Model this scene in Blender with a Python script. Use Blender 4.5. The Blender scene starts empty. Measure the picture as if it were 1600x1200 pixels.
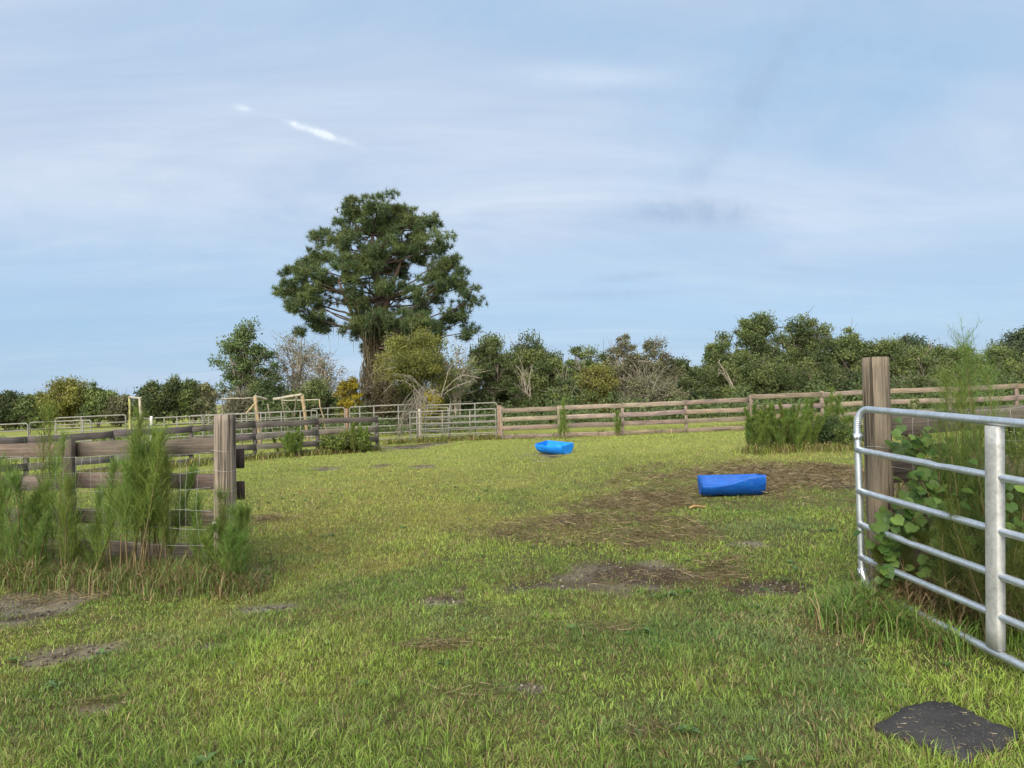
import bpy, math, random
import numpy as np
from mathutils import Matrix, Vector

S = bpy.context.scene
C = S.collection
R = np.random.default_rng(7)
rad = math.radians

# ------------------------------------------------------------------ camera, sky, sun, exposure
FPX, CAMH = 1186.0, 1.62
PITCH, ROLL = rad(0.957), rad(-1.3)
cam = bpy.data.cameras.new('camera')
cam.sensor_width = 36.0
cam.lens = 36.0 * FPX / 1600.0
cam.clip_start, cam.clip_end = 0.05, 3000
camo = bpy.data.objects.new('camera', cam)
C.objects.link(camo)
S.camera = camo
F_ = np.array([0, math.cos(PITCH), math.sin(PITCH)])
U0 = np.array([0, -math.sin(PITCH), math.cos(PITCH)])
X0 = np.array([1.0, 0, 0])
R_ = X0 * math.cos(ROLL) + U0 * math.sin(ROLL)
U_ = -X0 * math.sin(ROLL) + U0 * math.cos(ROLL)
CAM = np.array([0, 0, CAMH])
camo.matrix_world = Matrix(((R_[0], U_[0], -F_[0], 0), (R_[1], U_[1], -F_[1], 0), (R_[2], U_[2], -F_[2], CAMH), (0, 0, 0, 1)))

SUN_EL, SUN_AZ = rad(31), rad(200)      # azimuth clockwise from +Y: behind the camera, to its left
S.view_settings.view_transform = 'Standard'
S.view_settings.look = 'None'
S.view_settings.gamma = 1
S.view_settings.exposure = 1.5
S.view_settings.use_curve_mapping = False
S.cycles.max_bounces = 6
S.cycles.transparent_max_bounces = 8
S.cycles.use_denoising = True

w = bpy.data.worlds.new('World')
S.world = w
w.use_nodes = True


class NT:
    def __init__(s, tree):
        s.t = tree
        tree.nodes.clear()

    def n(s, typ, **kw):
        nd = s.t.nodes.new(typ)
        for k, v in kw.items():
            if k.startswith('i_'):
                nd.inputs[k[2:].replace('_', ' ')].default_value = v
            else:
                setattr(nd, k, v)
        return nd

    def l(s, a, b):
        s.t.links.new(a, b)

    def val(s, sock, x):
        if hasattr(x, 'links') or hasattr(x, 'is_linked'):
            s.l(x, sock)
        else:
            sock.default_value = x

    def math(s, op, a, b=0.0, c=None, clamp=False):
        m = s.n('ShaderNodeMath', operation=op, use_clamp=clamp)
        s.val(m.inputs[0], a)
        s.val(m.inputs[1], b)
        if c is not None:
            s.val(m.inputs[2], c)
        return m.outputs[0]

    def mix(s, f, a, b, mode='MIX'):
        m = s.n('ShaderNodeMix', data_type='RGBA', blend_type=mode)
        s.val(m.inputs[0], f)
        s.val(m.inputs[6], a if not isinstance(a, tuple) else (*a, 1)[:4])
        s.val(m.inputs[7], b if not isinstance(b, tuple) else (*b, 1)[:4])
        return m.outputs[2]

    def ramp(s, f, pts):
        r = s.n('ShaderNodeValToRGB')
        s.l(f, r.inputs[0])
        e = r.color_ramp.elements
        while len(e) < len(pts):
            e.new(0.5)
        for i, (p, c) in enumerate(pts):
            e[i].position = p
            e[i].color = (c, c, c, 1) if not isinstance(c, tuple) else (*c, 1)[:4]
        return r.outputs[0]

    def noise(s, vec, scale, detail=4, rough=0.55, dist=0.0):
        nd = s.n('ShaderNodeTexNoise')
        if vec is not None:
            s.l(vec, nd.inputs['Vector'])
        nd.inputs['Scale'].default_value = scale
        nd.inputs['Detail'].default_value = detail
        nd.inputs['Roughness'].default_value = rough
        nd.inputs['Distortion'].default_value = dist
        return nd.outputs['Fac']


def ray(px, py):
    d = F_ + R_ * ((px - 800) / FPX) + U_ * ((600 - py) / FPX)
    return d


def build_world():
    t = NT(w.node_tree)
    out = t.n('ShaderNodeOutputWorld')
    bg = t.n('ShaderNodeBackground')
    bg.inputs['Strength'].default_value = 0.05
    t.l(bg.outputs[0], out.inputs[0])
    sky = t.n('ShaderNodeTexSky', sky_type='NISHITA', sun_disc=False)
    sky.sun_elevation = SUN_EL
    sky.sun_rotation = SUN_AZ
    sky.air_density = 1.0
    sky.dust_density = 1.2
    sky.ozone_density = 1.5
    tc = t.n('ShaderNodeTexCoord')
    g = tc.outputs['Generated']
    sp = t.n('ShaderNodeSeparateXYZ')
    t.l(g, sp.inputs[0])
    zc = t.math('MAXIMUM', sp.outputs[2], 0.0)
    inv = t.math('DIVIDE', 1.0, t.math('ADD', zc, 0.16))
    cx = t.math('MULTIPLY', sp.outputs[0], inv)
    cy = t.math('MULTIPLY', sp.outputs[1], inv)
    cb = t.n('ShaderNodeCombineXYZ')
    t.l(cx, cb.inputs[0])
    t.l(cy, cb.inputs[1])
    mp = t.n('ShaderNodeMapping')
    mp.inputs['Rotation'].default_value = (0, 0, rad(38))
    mp.inputs['Scale'].default_value = (0.32, 0.85, 1)
    mp.inputs['Location'].default_value = (1.3, 0.4, 0)
    t.l(cb.outputs[0], mp.inputs[0])
    n1 = t.noise(mp.outputs[0], 1.0, 5, 0.5, 0.6)
    mp2 = t.n('ShaderNodeMapping')
    mp2.inputs['Rotation'].default_value = (0, 0, rad(-48))
    mp2.inputs['Scale'].default_value = (0.55, 1.15, 1)
    t.l(cb.outputs[0], mp2.inputs[0])
    n2 = t.noise(mp2.outputs[0], 1.0, 8, 0.6, 0.9)
    veil = t.ramp(n1, [(0.30, 0.42), (0.52, 0.86), (0.72, 1.0)])
    wisp = t.ramp(n2, [(0.40, 0.0), (0.66, 1.0)])
    low = t.ramp(zc, [(0.0, 0.38), (0.10, 0.55), (0.24, 1.0), (1.0, 0.9)])
    cov = t.math('MULTIPLY', veil, low, clamp=True)

    # soft patches fixed in sky directions: bluer gaps, grey bars, small bright puffs
    def blob(px, py, sx, sy, rot=0.0, nz=0.0):
        d = ray(px, py)
        d = d / np.linalg.norm(d)
        e = np.cross(d, [0, 0, 1.0])
        e /= np.linalg.norm(e)
        n = np.cross(e, d)
        a, b = math.cos(rad(rot)), math.sin(rad(rot))
        ex, ny = e * a + n * b, -e * b + n * a
        def dot(v):
            q = t.n('ShaderNodeVectorMath', operation='DOT_PRODUCT')
            t.l(g, q.inputs[0])
            q.inputs[1].default_value = tuple(v)
            return q.outputs['Value']
        u = t.math('MULTIPLY', dot(ex), FPX / sx)
        v = t.math('MULTIPLY', dot(ny), FPX / sy)
        r2 = t.math('ADD', t.math('MULTIPLY', u, u), t.math('MULTIPLY', v, v))
        if nz:
            r2 = t.math('ADD', r2, t.math('MULTIPLY', t.math('SUBTRACT', n3, 0.5), nz))
            r2 = t.math('MAXIMUM', r2, 0.0)
        front = t.math('GREATER_THAN', dot(d), 0.0)
        return t.math('MULTIPLY', t.math('POWER', 2.718, t.math('MULTIPLY', r2, -1.0)), front)
    n3 = t.noise(g, 38.0, 5, 0.6)
    gaps = None
    for a in ((180, 470, 430, 120, 6, .6, .55), (1260, 90, 260, 120, 20, 1.2, .5), (1400, 140, 160, 60, 25, 1., .5), (900, 470, 400, 60, 0, .8, .4),
              (1350, 490, 400, 60, 0, .8, .45), (350, 60, 300, 60, 15, 1., .35), (860, 40, 260, 70, -15, 1.0, .4), (1100, 230, 200, 60, 35, 1., .3)):
        b = t.math('MULTIPLY', blob(*a[:6]), a[6])
        gaps = b if gaps is None else t.math('MAXIMUM', gaps, b)
    cov = t.math('MULTIPLY', cov, t.math('SUBTRACT', 1.0, gaps))
    cloudcol = t.mix(wisp, (4.0, 4.75, 5.95), (5.6, 6.05, 6.75))
    blue = t.mix(0.8, sky.outputs[0], (2.42, 4.08, 6.05))
    col = t.mix(cov, blue, cloudcol)
    mp4 = t.n('ShaderNodeMapping')
    mp4.inputs['Rotation'].default_value = (0, 0, rad(-40))
    mp4.inputs['Scale'].default_value = (0.8, 1.4, 1)
    mp4.inputs['Location'].default_value = (3.1, 1.7, 0)
    t.l(cb.outputs[0], mp4.inputs[0])
    n4 = t.noise(mp4.outputs[0], 1.0, 7, 0.6, 0.9)
    grey = t.math('MULTIPLY', t.ramp(n4, [(.48, 0.0), (.70, 1.0)]), .30)
    col = t.mix(grey, col, (3.35, 4.22, 5.59))
    mp5 = t.n('ShaderNodeMapping')
    mp5.inputs['Rotation'].default_value = (0, 0, rad(-35))
    mp5.inputs['Scale'].default_value = (1.3, 7.0, 1)
    t.l(cb.outputs[0], mp5.inputs[0])
    n5 = t.noise(mp5.outputs[0], 1.0, 8, 0.62, 1.4)
    fine = t.math('MULTIPLY', t.math('MULTIPLY', t.ramp(n5, [(.50, 0.0), (.9, 1.0)]), t.ramp(n1, [(.40, 0.0), (.66, 1.0)])), .22)
    col = t.mix(fine, col, (6.14, 6.64, 7.05))
    dark = t.math('MAXIMUM', t.math('MULTIPLY', blob(1085, 331, 92, 19, -6, 2.6), 0.72), t.math('MULTIPLY', blob(985, 432, 55, 7, 3, 1.5), 0.4))
    dark = t.math('MAXIMUM', dark, t.math('MULTIPLY', blob(930, 461, 120, 8, 0, 1.5), 0.3))
    dark = t.math('MAXIMUM', dark, t.math('MULTIPLY', blob(1165, 165, 135, 22, 52, 2.2), 0.42))
    col = t.mix(dark, col, (2.79, 3.70, 5.13))
    brt = t.math('MAXIMUM', t.math('MULTIPLY', blob(498, 207, 36, 4.5, -16, 6.0), 0.6), t.math('MULTIPLY', blob(380, 169, 11, 4, -5, 2.4), 0.4))
    brt = t.math('MAXIMUM', brt, t.math('MULTIPLY', blob(930, 118, 120, 16, -6, 1.6), 0.16))
    col = t.mix(brt, col, (7.63, 8.16, 8.43))
    # broad glow added in unseen sky round the veiled sun, for soft fill light
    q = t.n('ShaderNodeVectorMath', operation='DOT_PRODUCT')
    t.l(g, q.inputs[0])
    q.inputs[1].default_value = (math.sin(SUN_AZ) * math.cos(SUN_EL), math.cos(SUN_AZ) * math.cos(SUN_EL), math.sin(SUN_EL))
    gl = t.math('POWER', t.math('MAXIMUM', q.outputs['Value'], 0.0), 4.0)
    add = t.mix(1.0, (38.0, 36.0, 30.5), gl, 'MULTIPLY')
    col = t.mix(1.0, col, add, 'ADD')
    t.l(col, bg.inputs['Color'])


build_world()
sl = bpy.data.lights.new('sun', 'SUN')
sl.energy = 0.8
sl.angle = rad(24)
sl.color = (1.0, 0.91, 0.78)
so = bpy.data.objects.new('sun', sl)
C.objects.link(so)
sd = Vector((math.sin(SUN_AZ) * math.cos(SUN_EL), math.cos(SUN_AZ) * math.cos(SUN_EL), math.sin(SUN_EL)))
so.rotation_euler = sd.to_track_quat('Z', 'Y').to_euler()
so.location = sd * 50


# ------------------------------------------------------------------ noise, terrain, picture measurements
def vnoise(x, y, seed=0):
    x = np.asarray(x, float)
    y = np.asarray(y, float)
    xi = np.floor(x).astype(np.int64)
    yi = np.floor(y).astype(np.int64)
    fx, fy = x - xi, y - yi
    fx = fx * fx * (3 - 2 * fx)
    fy = fy * fy * (3 - 2 * fy)

    def h(a, b):
        v = (a * 374761393 + b * 668265263 + seed * 974634777) & 0xffffffff
        v = ((v ^ (v >> 13)) * 1274126177) & 0xffffffff
        v = v ^ (v >> 16)
        return (v & 0xffff) / 65535.0
    return (h(xi, yi) * (1 - fx) + h(xi + 1, yi) * fx) * (1 - fy) + (h(xi, yi + 1) * (1 - fx) + h(xi + 1, yi + 1) * fx) * fy


def fbm(x, y, seed=0, o=4):
    s, a, t = 0, 0.5, 0
    for i in range(o):
        s = s + a * vnoise(x * 2 ** i + i * 17.3, y * 2 ** i - i * 9.1, seed + i)
        t += a
        a *= 0.5
    return s / t


def zt(x, y):
    x = np.asarray(x, float)
    y = np.asarray(y, float)
    return 0.0225 * 60 * np.tanh(x / 60) + 0.07 * (fbm(x * .3, y * .3, 3, 3) - .5) + 0.03 * (fbm(x * 1.7, y * 1.7, 5, 2) - .5)


def at(px, py, d):                       # the point seen at a pixel, d metres down the view axis
    return CAM + ray(px, py) * d


def gp(px, py):                          # where the sight line meets the terrain
    r = ray(px, py)
    lo, hi = 1.0, 200.0
    d = lo
    for i in range(60):
        m = (lo + hi) / 2
        p = CAM + r * m
        if p[2] > zt(p[0], p[1]):
            lo = m
        else:
            hi = m
    return CAM + r * lo


def foot(px, d):                         # ground point below pixel column px at depth d
    p = CAM + ray(px, 620) * d
    return np.array([p[0], p[1], float(zt(p[0], p[1]))])


# ------------------------------------------------------------------ mesh builder
class MB:
    def __init__(s):
        s.v, s.f, s.c, s.g, s.n = [], [], [], [], 0

    def add(s, v, f, col=(1, 1, 1), gc=None):
        v = np.asarray(v, np.float32).reshape(-1, 3)
        f = np.asarray(f, np.int64)
        s.v.append(v)
        s.f.append(f + s.n)
        col = np.asarray(col, np.float32)
        s.c.append(np.broadcast_to(col, (len(v), 3)).astype(np.float32) if col.ndim == 1 else col)
        s.g.append(v if gc is None else np.asarray(gc, np.float32))
        s.n += len(v)
        return s

    def build(s, name, mat, parent=None, smooth=False, link=True):
        me = bpy.data.meshes.new(name)
        V = np.concatenate(s.v)
        loops = np.concatenate([f.ravel() for f in s.f]).astype(np.int32)
        tot = np.concatenate([np.full(len(f), f.shape[1]) for f in s.f]).astype(np.int32)
        st = np.concatenate([[0], np.cumsum(tot)[:-1]]).astype(np.int32)
        off = np.zeros(3, np.float32)
        if parent is not None:
            off = np.array(parent.location, np.float32)
            V = V - off
        me.vertices.add(len(V))
        me.vertices.foreach_set('co', V.ravel())
        me.loops.add(len(loops))
        me.loops.foreach_set('vertex_index', loops)
        me.polygons.add(len(tot))
        me.polygons.foreach_set('loop_start', st)
        me.polygons.foreach_set('loop_total', tot)
        if smooth:
            me.polygons.foreach_set('use_smooth', np.ones(len(tot), bool))
        ca = me.color_attributes.new('Col', 'FLOAT_COLOR', 'POINT')
        cc = np.concatenate(s.c)
        ca.data.foreach_set('color', np.concatenate([cc, np.ones((len(cc), 1), np.float32)], 1).astype(np.float32).ravel())
        ga = me.attributes.new('gc', 'FLOAT_VECTOR', 'POINT')
        ga.data.foreach_set('vector', np.concatenate(s.g).astype(np.float32).ravel())
        me.materials.append(mat)
        me.update(calc_edges=True)
        o = bpy.data.objects.new(name, me)
        C.objects.link(o)
        if parent is not None:
            o.parent = parent
        return o

    # tube along points with radii; gc = (around, 0, along)
    def tube(s, pts, r, seg=8, col=(1, 1, 1), cap=True, wob=None):
        P = np.asarray(pts, float)
        n = len(P)
        r = np.broadcast_to(np.asarray(r, float), (n,))
        T = np.gradient(P, axis=0)
        T /= np.linalg.norm(T, axis=1)[:, None] + 1e-12
        ref = np.array([0, 0, 1.0]) if abs(T[0][2]) < .9 else np.array([1.0, 0, 0])
        N = np.zeros_like(P)
        nn = np.cross(T[0], ref)
        nn /= np.linalg.norm(nn)
        for i in range(n):
            nn = nn - T[i] * nn.dot(T[i])
            nn /= np.linalg.norm(nn) + 1e-12
            N[i] = nn
        B = np.cross(T, N)
        a = np.linspace(0, 2 * np.pi, seg, endpoint=False)
        rr = r[:, None] * np.ones((1, seg))
        if wob is not None:
            rr = rr * wob
        V = P[:, None, :] + rr[..., None] * (np.cos(a)[None, :, None] * N[:, None, :] + np.sin(a)[None, :, None] * B[:, None, :])
        i = np.arange(n - 1)[:, None] * seg
        j = np.arange(seg)[None, :]
        k = (j + 1) % seg
        Q = np.stack([i + j, i + k, i + seg + k, i + seg + j], -1).reshape(-1, 4)
        ln = np.concatenate([[0], np.cumsum(np.linalg.norm(np.diff(P, axis=0), axis=1))])
        off = R.random() * 50
        gc = np.stack([np.cos(a)[None, :] * rr, np.sin(a)[None, :] * rr, np.broadcast_to(ln[:, None] + off, rr.shape)], -1).reshape(-1, 3)
        c = np.asarray(col, float)
        cv = np.repeat(c, seg, axis=0) if c.ndim == 2 else c
        s.add(V.reshape(-1, 3), Q, cv, gc)
        if cap:
            base = s.n - n * seg
            for ring, flip in ((0, True), (n - 1, False)):
                idx = base + ring * seg + np.arange(seg)
                s.f.append((idx[::-1] if flip else idx)[None, :])
        return s

    # a plank from a to b: height h, thickness th, long grain; slightly warped, chamfered section
    def plank(s, a, b, h, th, col, nseg=6, warp=.006, up=(0, 0, 1)):
        a, b, up = np.asarray(a, float), np.asarray(b, float), np.asarray(up, float)
        L = np.linalg.norm(b - a)
        t = (b - a) / L
        up = up - t * up.dot(t)
        up /= np.linalg.norm(up)
        sd_ = np.cross(t, up)
        ch = min(h, th) * .14
        sec = np.array([(-th / 2 + ch, -h / 2), (th / 2 - ch, -h / 2), (th / 2, -h / 2 + ch), (th / 2, h / 2 - ch), (th / 2 - ch, h / 2), (-th / 2 + ch, h / 2), (-th / 2, h / 2 - ch), (-th / 2, -h / 2 + ch)])
        q = np.linspace(0, 1, nseg + 1)
        w1 = (R.random() - .5) * 2 * warp
        ph = R.random() * 6
        V, G = [], []
        off = R.random(3) * 40
        for u in q:
            o = a + (b - a) * u + up * (w1 * math.sin(u * math.pi) + warp * .5 * math.sin(ph + u * 9)) + sd_ * warp * .6 * math.sin(ph * 2 + u * 6)
            V.append(o + sec[:, :1] * sd_ + sec[:, 1:] * up)
            G.append(np.stack([sec[:, 0] + off[0], sec[:, 1] + off[1], np.full(8, u * L + off[2])], -1))
        V, G = np.concatenate(V), np.concatenate(G)
        i = np.arange(nseg)[:, None] * 8
        j = np.arange(8)[None, :]
        k = (j + 1) % 8
        Q = np.stack([i + j, i + k, i + 8 + k, i + 8 + j], -1).reshape(-1, 4)
        s.add(V, Q, col, G)
        base = s.n - len(V)
        s.f.append((base + np.arange(8)[::-1])[None, :])
        s.f.append((base + nseg * 8 + np.arange(8))[None, :])
        return s

    # many flat leaves (diamonds): centres, length, aspect
    def leaves(s, P, ln, asp, col, upbias=0.0):
        n = len(P)
        d = R.normal(size=(n, 3))
        d[:, 2] += upbias
        d /= np.linalg.norm(d, axis=1)[:, None]
        e = np.cross(d, R.normal(size=(n, 3)))
        e /= np.linalg.norm(e, axis=1)[:, None]
        ln = np.broadcast_to(ln, (n,))[:, None]
        V = np.stack([P - d * ln * .5, P + e * ln * asp * .5, P + d * ln * .5, P - e * ln * asp * .5], 1)
        s.add(V.reshape(-1, 3), np.arange(4 * n).reshape(-1, 4), np.repeat(col, 4, axis=0) if np.ndim(col) == 2 else col)
        return s

    # many thin slivers: base points, direction*length, half width
    def slivers(s, P, D, hw, col):
        n = len(P)
        e = np.cross(D, R.normal(size=(n, 3)))
        e /= np.linalg.norm(e, axis=1)[:, None] + 1e-9
        hw = np.broadcast_to(hw, (n,))[:, None]
        V = np.stack([P - e * hw, P + e * hw, P + D], 1)
        s.add(V.reshape(-1, 3), np.arange(3 * n).reshape(-1, 3), np.repeat(col, 3, axis=0) if np.ndim(col) == 2 else col)
        return s


def tag(o, label=None, cat=None, group=None, kind=None):
    if label: o['label'] = label
    if cat: o['category'] = cat
    if group: o['group'] = group
    if kind: o['kind'] = kind
    return o


def empty(name, loc, label, cat, group=None):
    o = bpy.data.objects.new(name, None)
    o.empty_display_size = .2
    o.location = Vector([float(q) for q in loc])
    C.objects.link(o)
    return tag(o, label, cat, group)


# ------------------------------------------------------------------ materials
def mat(name):
    m = bpy.data.materials.new(name)
    m.use_nodes = True
    t = NT(m.node_tree)
    out = t.n('ShaderNodeOutputMaterial')
    return m, t, out


def attr(t, name):
    a = t.n('ShaderNodeAttribute', attribute_name=name)
    return a


def m_leaf(name, trans=.3, rough=.6, gain=1.0):
    m, t, out = mat(name)
    c = attr(t, 'Col').outputs['Color']
    b = t.n('ShaderNodeBsdfPrincipled')
    b.inputs['Roughness'].default_value = rough
    b.inputs['Specular IOR Level'].default_value = .25
    t.l(c, b.inputs['Base Color'])
    tr = t.n('ShaderNodeBsdfTranslucent')
    hs = t.mix(1.0, c, (1.25, 1.2, .6), 'MULTIPLY')
    t.l(hs, tr.inputs[0])
    mx = t.n('ShaderNodeMixShader')
    mx.inputs[0].default_value = trans
    t.l(b.outputs[0], mx.inputs[1])
    t.l(tr.outputs[0], mx.inputs[2])
    t.l(mx.outputs[0], out.inputs[0])
    return m


def m_wood(name, crack=.5, bump=.5, fine=1.0):
    m, t, out = mat(name)
    c = attr(t, 'Col').outputs['Color']
    g = attr(t, 'gc').outputs['Vector']
    mp = t.n('ShaderNodeMapping')
    mp.inputs['Scale'].default_value = (60 * fine, 60 * fine, 2.2)
    t.l(g, mp.inputs[0])
    n1 = t.noise(mp.outputs[0], 1.0, 6, .65, .4)
    mp2 = t.n('ShaderNodeMapping')
    mp2.inputs['Scale'].default_value = (34 * fine, 34 * fine, .8)
    t.l(g, mp2.inputs[0])
    n2 = t.noise(mp2.outputs[0], 1.0, 3, .5, .2)
    mp3 = t.n('ShaderNodeMapping')
    mp3.inputs['Scale'].default_value = (5, 5, 2.5)
    t.l(g, mp3.inputs[0])
    n3 = t.noise(mp3.outputs[0], 1.0, 4, .6)
    grain = t.ramp(n1, [(.3, .5), (.52, .95), (.7, 1.3)])
    ck = t.ramp(n2, [(.36, 1 - crack), (.42, 1.0)])
    bl = t.ramp(n3, [(.3, (.72, .72, .76)), (.55, (1, 1, 1)), (.75, (1.22, 1.13, 1.0))])
    k = t.mix(1.0, c, grain, 'MULTIPLY')
    k = t.mix(1.0, k, ck, 'MULTIPLY')
    k = t.mix(1.0, k, bl, 'MULTIPLY')
    b = t.n('ShaderNodeBsdfPrincipled')
    b.inputs['Roughness'].default_value = .85
    b.inputs['Specular IOR Level'].default_value = .2
    t.l(k, b.inputs['Base Color'])
    bp = t.n('ShaderNodeBump')
    bp.inputs['Strength'].default_value = bump
    bp.inputs['Distance'].default_value = .006
    t.l(t.math('MULTIPLY', grain, ck), bp.inputs['Height'])
    t.l(bp.outputs[0], b.inputs['Normal'])
    t.l(b.outputs[0], out.inputs[0])
    return m


def m_metal(name, base, rough, metallic, mottling=.25, rust=0.0):
    m, t, out = mat(name)
    tc = attr(t, 'gc').outputs['Vector']
    n1 = t.noise(tc, 30, 5, .65)
    n2 = t.noise(tc, 7, 4, .6)
    v = t.ramp(n1, [(.3, 1 - mottling), (.7, 1 + mottling * .5)])
    v2 = t.ramp(n2, [(.35, .86), (.65, 1.08)])
    k = t.mix(1.0, base, v, 'MULTIPLY')
    k = t.mix(1.0, k, v2, 'MULTIPLY')
    if rust:
        k = t.mix(t.ramp(n2, [(.62, 0.0), (.78, rust)]), k, (.16, .075, .035))
    b = t.n('ShaderNodeBsdfPrincipled')
    b.inputs['Metallic'].default_value = metallic
    t.l(t.ramp(n1, [(.3, rough + .12), (.7, rough - .06)]), b.inputs['Roughness'])
    t.l(k, b.inputs['Base Color'])
    bp = t.n('ShaderNodeBump')
    bp.inputs['Strength'].default_value = .12
    bp.inputs['Distance'].default_value = .002
    t.l(n1, bp.inputs['Height'])
    t.l(bp.outputs[0], b.inputs['Normal'])
    t.l(b.outputs[0], out.inputs[0])
    return m


def m_bark(name):
    m, t, out = mat(name)
    c = attr(t, 'Col').outputs['Color']
    g = attr(t, 'gc').outputs['Vector']
    n = t.noise(g, 9, 5, .7)
    k = t.mix(1.0, c, t.ramp(n, [(.3, .55), (.7, 1.35)]), 'MULTIPLY')
    b = t.n('ShaderNodeBsdfPrincipled')
    b.inputs['Roughness'].default_value = .9
    b.inputs['Specular IOR Level'].default_value = .15
    t.l(k, b.inputs['Base Color'])
    t.l(b.outputs[0], out.inputs[0])
    return m


def m_plastic(name, c1, c2):
    m, t, out = mat(name)
    tc = t.n('ShaderNodeTexCoord')
    mp = t.n('ShaderNodeMapping')
    mp.inputs['Scale'].default_value = (2, 9, 9)
    t.l(tc.outputs['Object'], mp.inputs[0])
    n = t.noise(mp.outputs[0], 2.0, 6, .65)
    n2 = t.noise(tc.outputs['Object'], 26, 5, .7)
    k = t.mix(t.ramp(n, [(.35, 0.0), (.7, 1.0)]), c1, c2)
    k = t.mix(t.ramp(n2, [(.58, 0.0), (.75, .35)]), k, (.22, .3, .38))
    b = t.n('ShaderNodeBsdfPrincipled')
    t.l(t.ramp(n2, [(.35, .42), (.7, .7)]), b.inputs['Roughness'])
    b.inputs['Specular IOR Level'].default_value = .25
    t.l(k, b.inputs['Base Color'])
    t.l(b.outputs[0], out.inputs[0])
    return m


def m_ground():
    m, t, out = mat('pasture_ground')
    c = attr(t, 'Col').outputs['Color']
    tc = t.n('ShaderNodeTexCoord')
    o = tc.outputs['Object']
    n1 = t.noise(o, 28, 8, .7)
    n2 = t.noise(o, 5, 6, .65)
    n4 = t.noise(o, 1.3, 5, .6)
    k = t.mix(1.0, c, t.ramp(n1, [(.3, .45), (.5, 1.0), (.72, 1.5)]), 'MULTIPLY')
    k = t.mix(1.0, k, t.ramp(n2, [(.3, (.72, .74, .75)), (.7, (1.25, 1.2, 1.1))]), 'MULTIPLY')
    k = t.mix(1.0, k, t.ramp(n4, [(.3, (.9, .95, .9)), (.7, (1.12, 1.05, .95))]), 'MULTIPLY')
    b = t.n('ShaderNodeBsdfPrincipled')
    b.inputs['Roughness'].default_value = .95
    b.inputs['Specular IOR Level'].default_value = .1
    t.l(k, b.inputs['Base Color'])
    bp = t.n('ShaderNodeBump')
    bp.inputs['Strength'].default_value = .8
    bp.inputs['Distance'].default_value = .03
    t.l(n1, bp.inputs['Height'])
    t.l(bp.outputs[0], b.inputs['Normal'])
    t.l(b.outputs[0], out.inputs[0])
    return m


def m_rubber():
    m, t, out = mat('black_rubber')
    tc = t.n('ShaderNodeTexCoord')
    o = tc.outputs['Object']
    n = t.noise(o, 120, 4, .7)
    n2 = t.noise(o, 5, 4, .6)
    k = t.mix(t.ramp(n2, [(.35, 0.0), (.7, 1.0)]), (.022, .021, .023), (.050, .047, .046))
    k = t.mix(t.ramp(n, [(.60, 0.0), (.68, .8)]), k, (.20, .185, .16))
    b = t.n('ShaderNodeBsdfPrincipled')
    b.inputs['Roughness'].default_value = .85
    b.inputs['Specular IOR Level'].default_value = .25
    t.l(k, b.inputs['Base Color'])
    bp = t.n('ShaderNodeBump')
    bp.inputs['Strength'].default_value = .4
    bp.inputs['Distance'].default_value = .004
    t.l(n, bp.inputs['Height'])
    t.l(bp.outputs[0], b.inputs['Normal'])
    t.l(b.outputs[0], out.inputs[0])
    return m


M_LEAF = m_leaf('tree_foliage', .28)
M_NEEDLE = m_leaf('pine_needles', .15)
M_WEED = m_leaf('weed_foliage', .35)
M_VINE = m_leaf('vine_leaves', .3, .42)
M_GRASS = m_leaf('grass_blades', .22, .5)
M_BOARD = m_wood('weathered_board', .35, .4)
M_POST = m_wood('weathered_post', .72, .9, .8)
M_GALV = m_metal('galvanised_steel', (.62, .66, .70), .36, .85, .2)
M_PIPE = m_metal('old_pipe', (.20, .19, .165), .6, .15, .35, .6)
M_WIRE = m_metal('fence_wire', (.42, .42, .39), .5, .5, .2)
M_BARK = m_bark('bark')
M_BLUE1 = m_plastic('deep_blue_plastic', (.004, .062, .30), (.008, .10, .42))
M_BLUE2 = m_plastic('bright_blue_plastic', (.006, .16, .60), (.012, .25, .78))
M_GROUND = m_ground()
M_RUBBER = m_rubber()


# ------------------------------------------------------------------ ground masks (shared by soil and grass)
def patch(px, py, rx, ry):
    c = gp(px, py)
    a, b = gp(px, py - ry), gp(px, py + ry)
    e = gp(px + rx, py)
    return c[0], c[1], abs(e[0] - c[0]), max(.05, abs(a[1] - b[1]) / 2)


DIRT = [patch(*p) for p in ((40, 948, 110, 30), (965, 895, 140, 24), (850, 914, 60, 11), (1190, 917, 60, 15), (690, 938, 52, 10), (340, 1008, 52, 10), (110, 1020, 70, 16),
                            (278, 926, 34, 7), (160, 1109, 46, 13), (830, 1073, 36, 11), (665, 728, 22, 4), (590, 728, 16, 3), (640, 697, 55, 5), (845, 712, 30, 5),
                            (1000, 850, 30, 5), (1180, 850, 40, 5), (500, 733, 26, 3), (720, 921, 14, 5), (420, 950, 40, 8), (1360, 760, 70, 18))]
HAY = [patch(*p) for p in ((1150, 752, 230, 36), (985, 800, 120, 32), (1270, 745, 120, 26), (890, 828, 120, 24), (760, 830, 60, 12), (1040, 845, 110, 18),
                           (810, 1012, 50, 8), (740, 1085, 80, 14), (960, 985, 50, 8), (1140, 880, 90, 12), (420, 812, 70, 8), (1060, 905, 150, 16), (1010, 1150, 60, 14), (170, 1105, 50, 12), (90, 940, 100, 12), (690, 1010, 60, 10))]
HAYC = [patch(*p) for p in ((1190, 748, 180, 26), (1010, 786, 110, 22), (1290, 738, 90, 16), (905, 815, 90, 14))]
LUSH = [patch(*p) for p in ((180, 885, 230, 16), (1440, 950, 130, 60), (1390, 900, 60, 30))]
YEL = [patch(*p) for p in ((620, 770, 300, 70), (980, 700, 330, 18), (1250, 712, 160, 6))]
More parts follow.
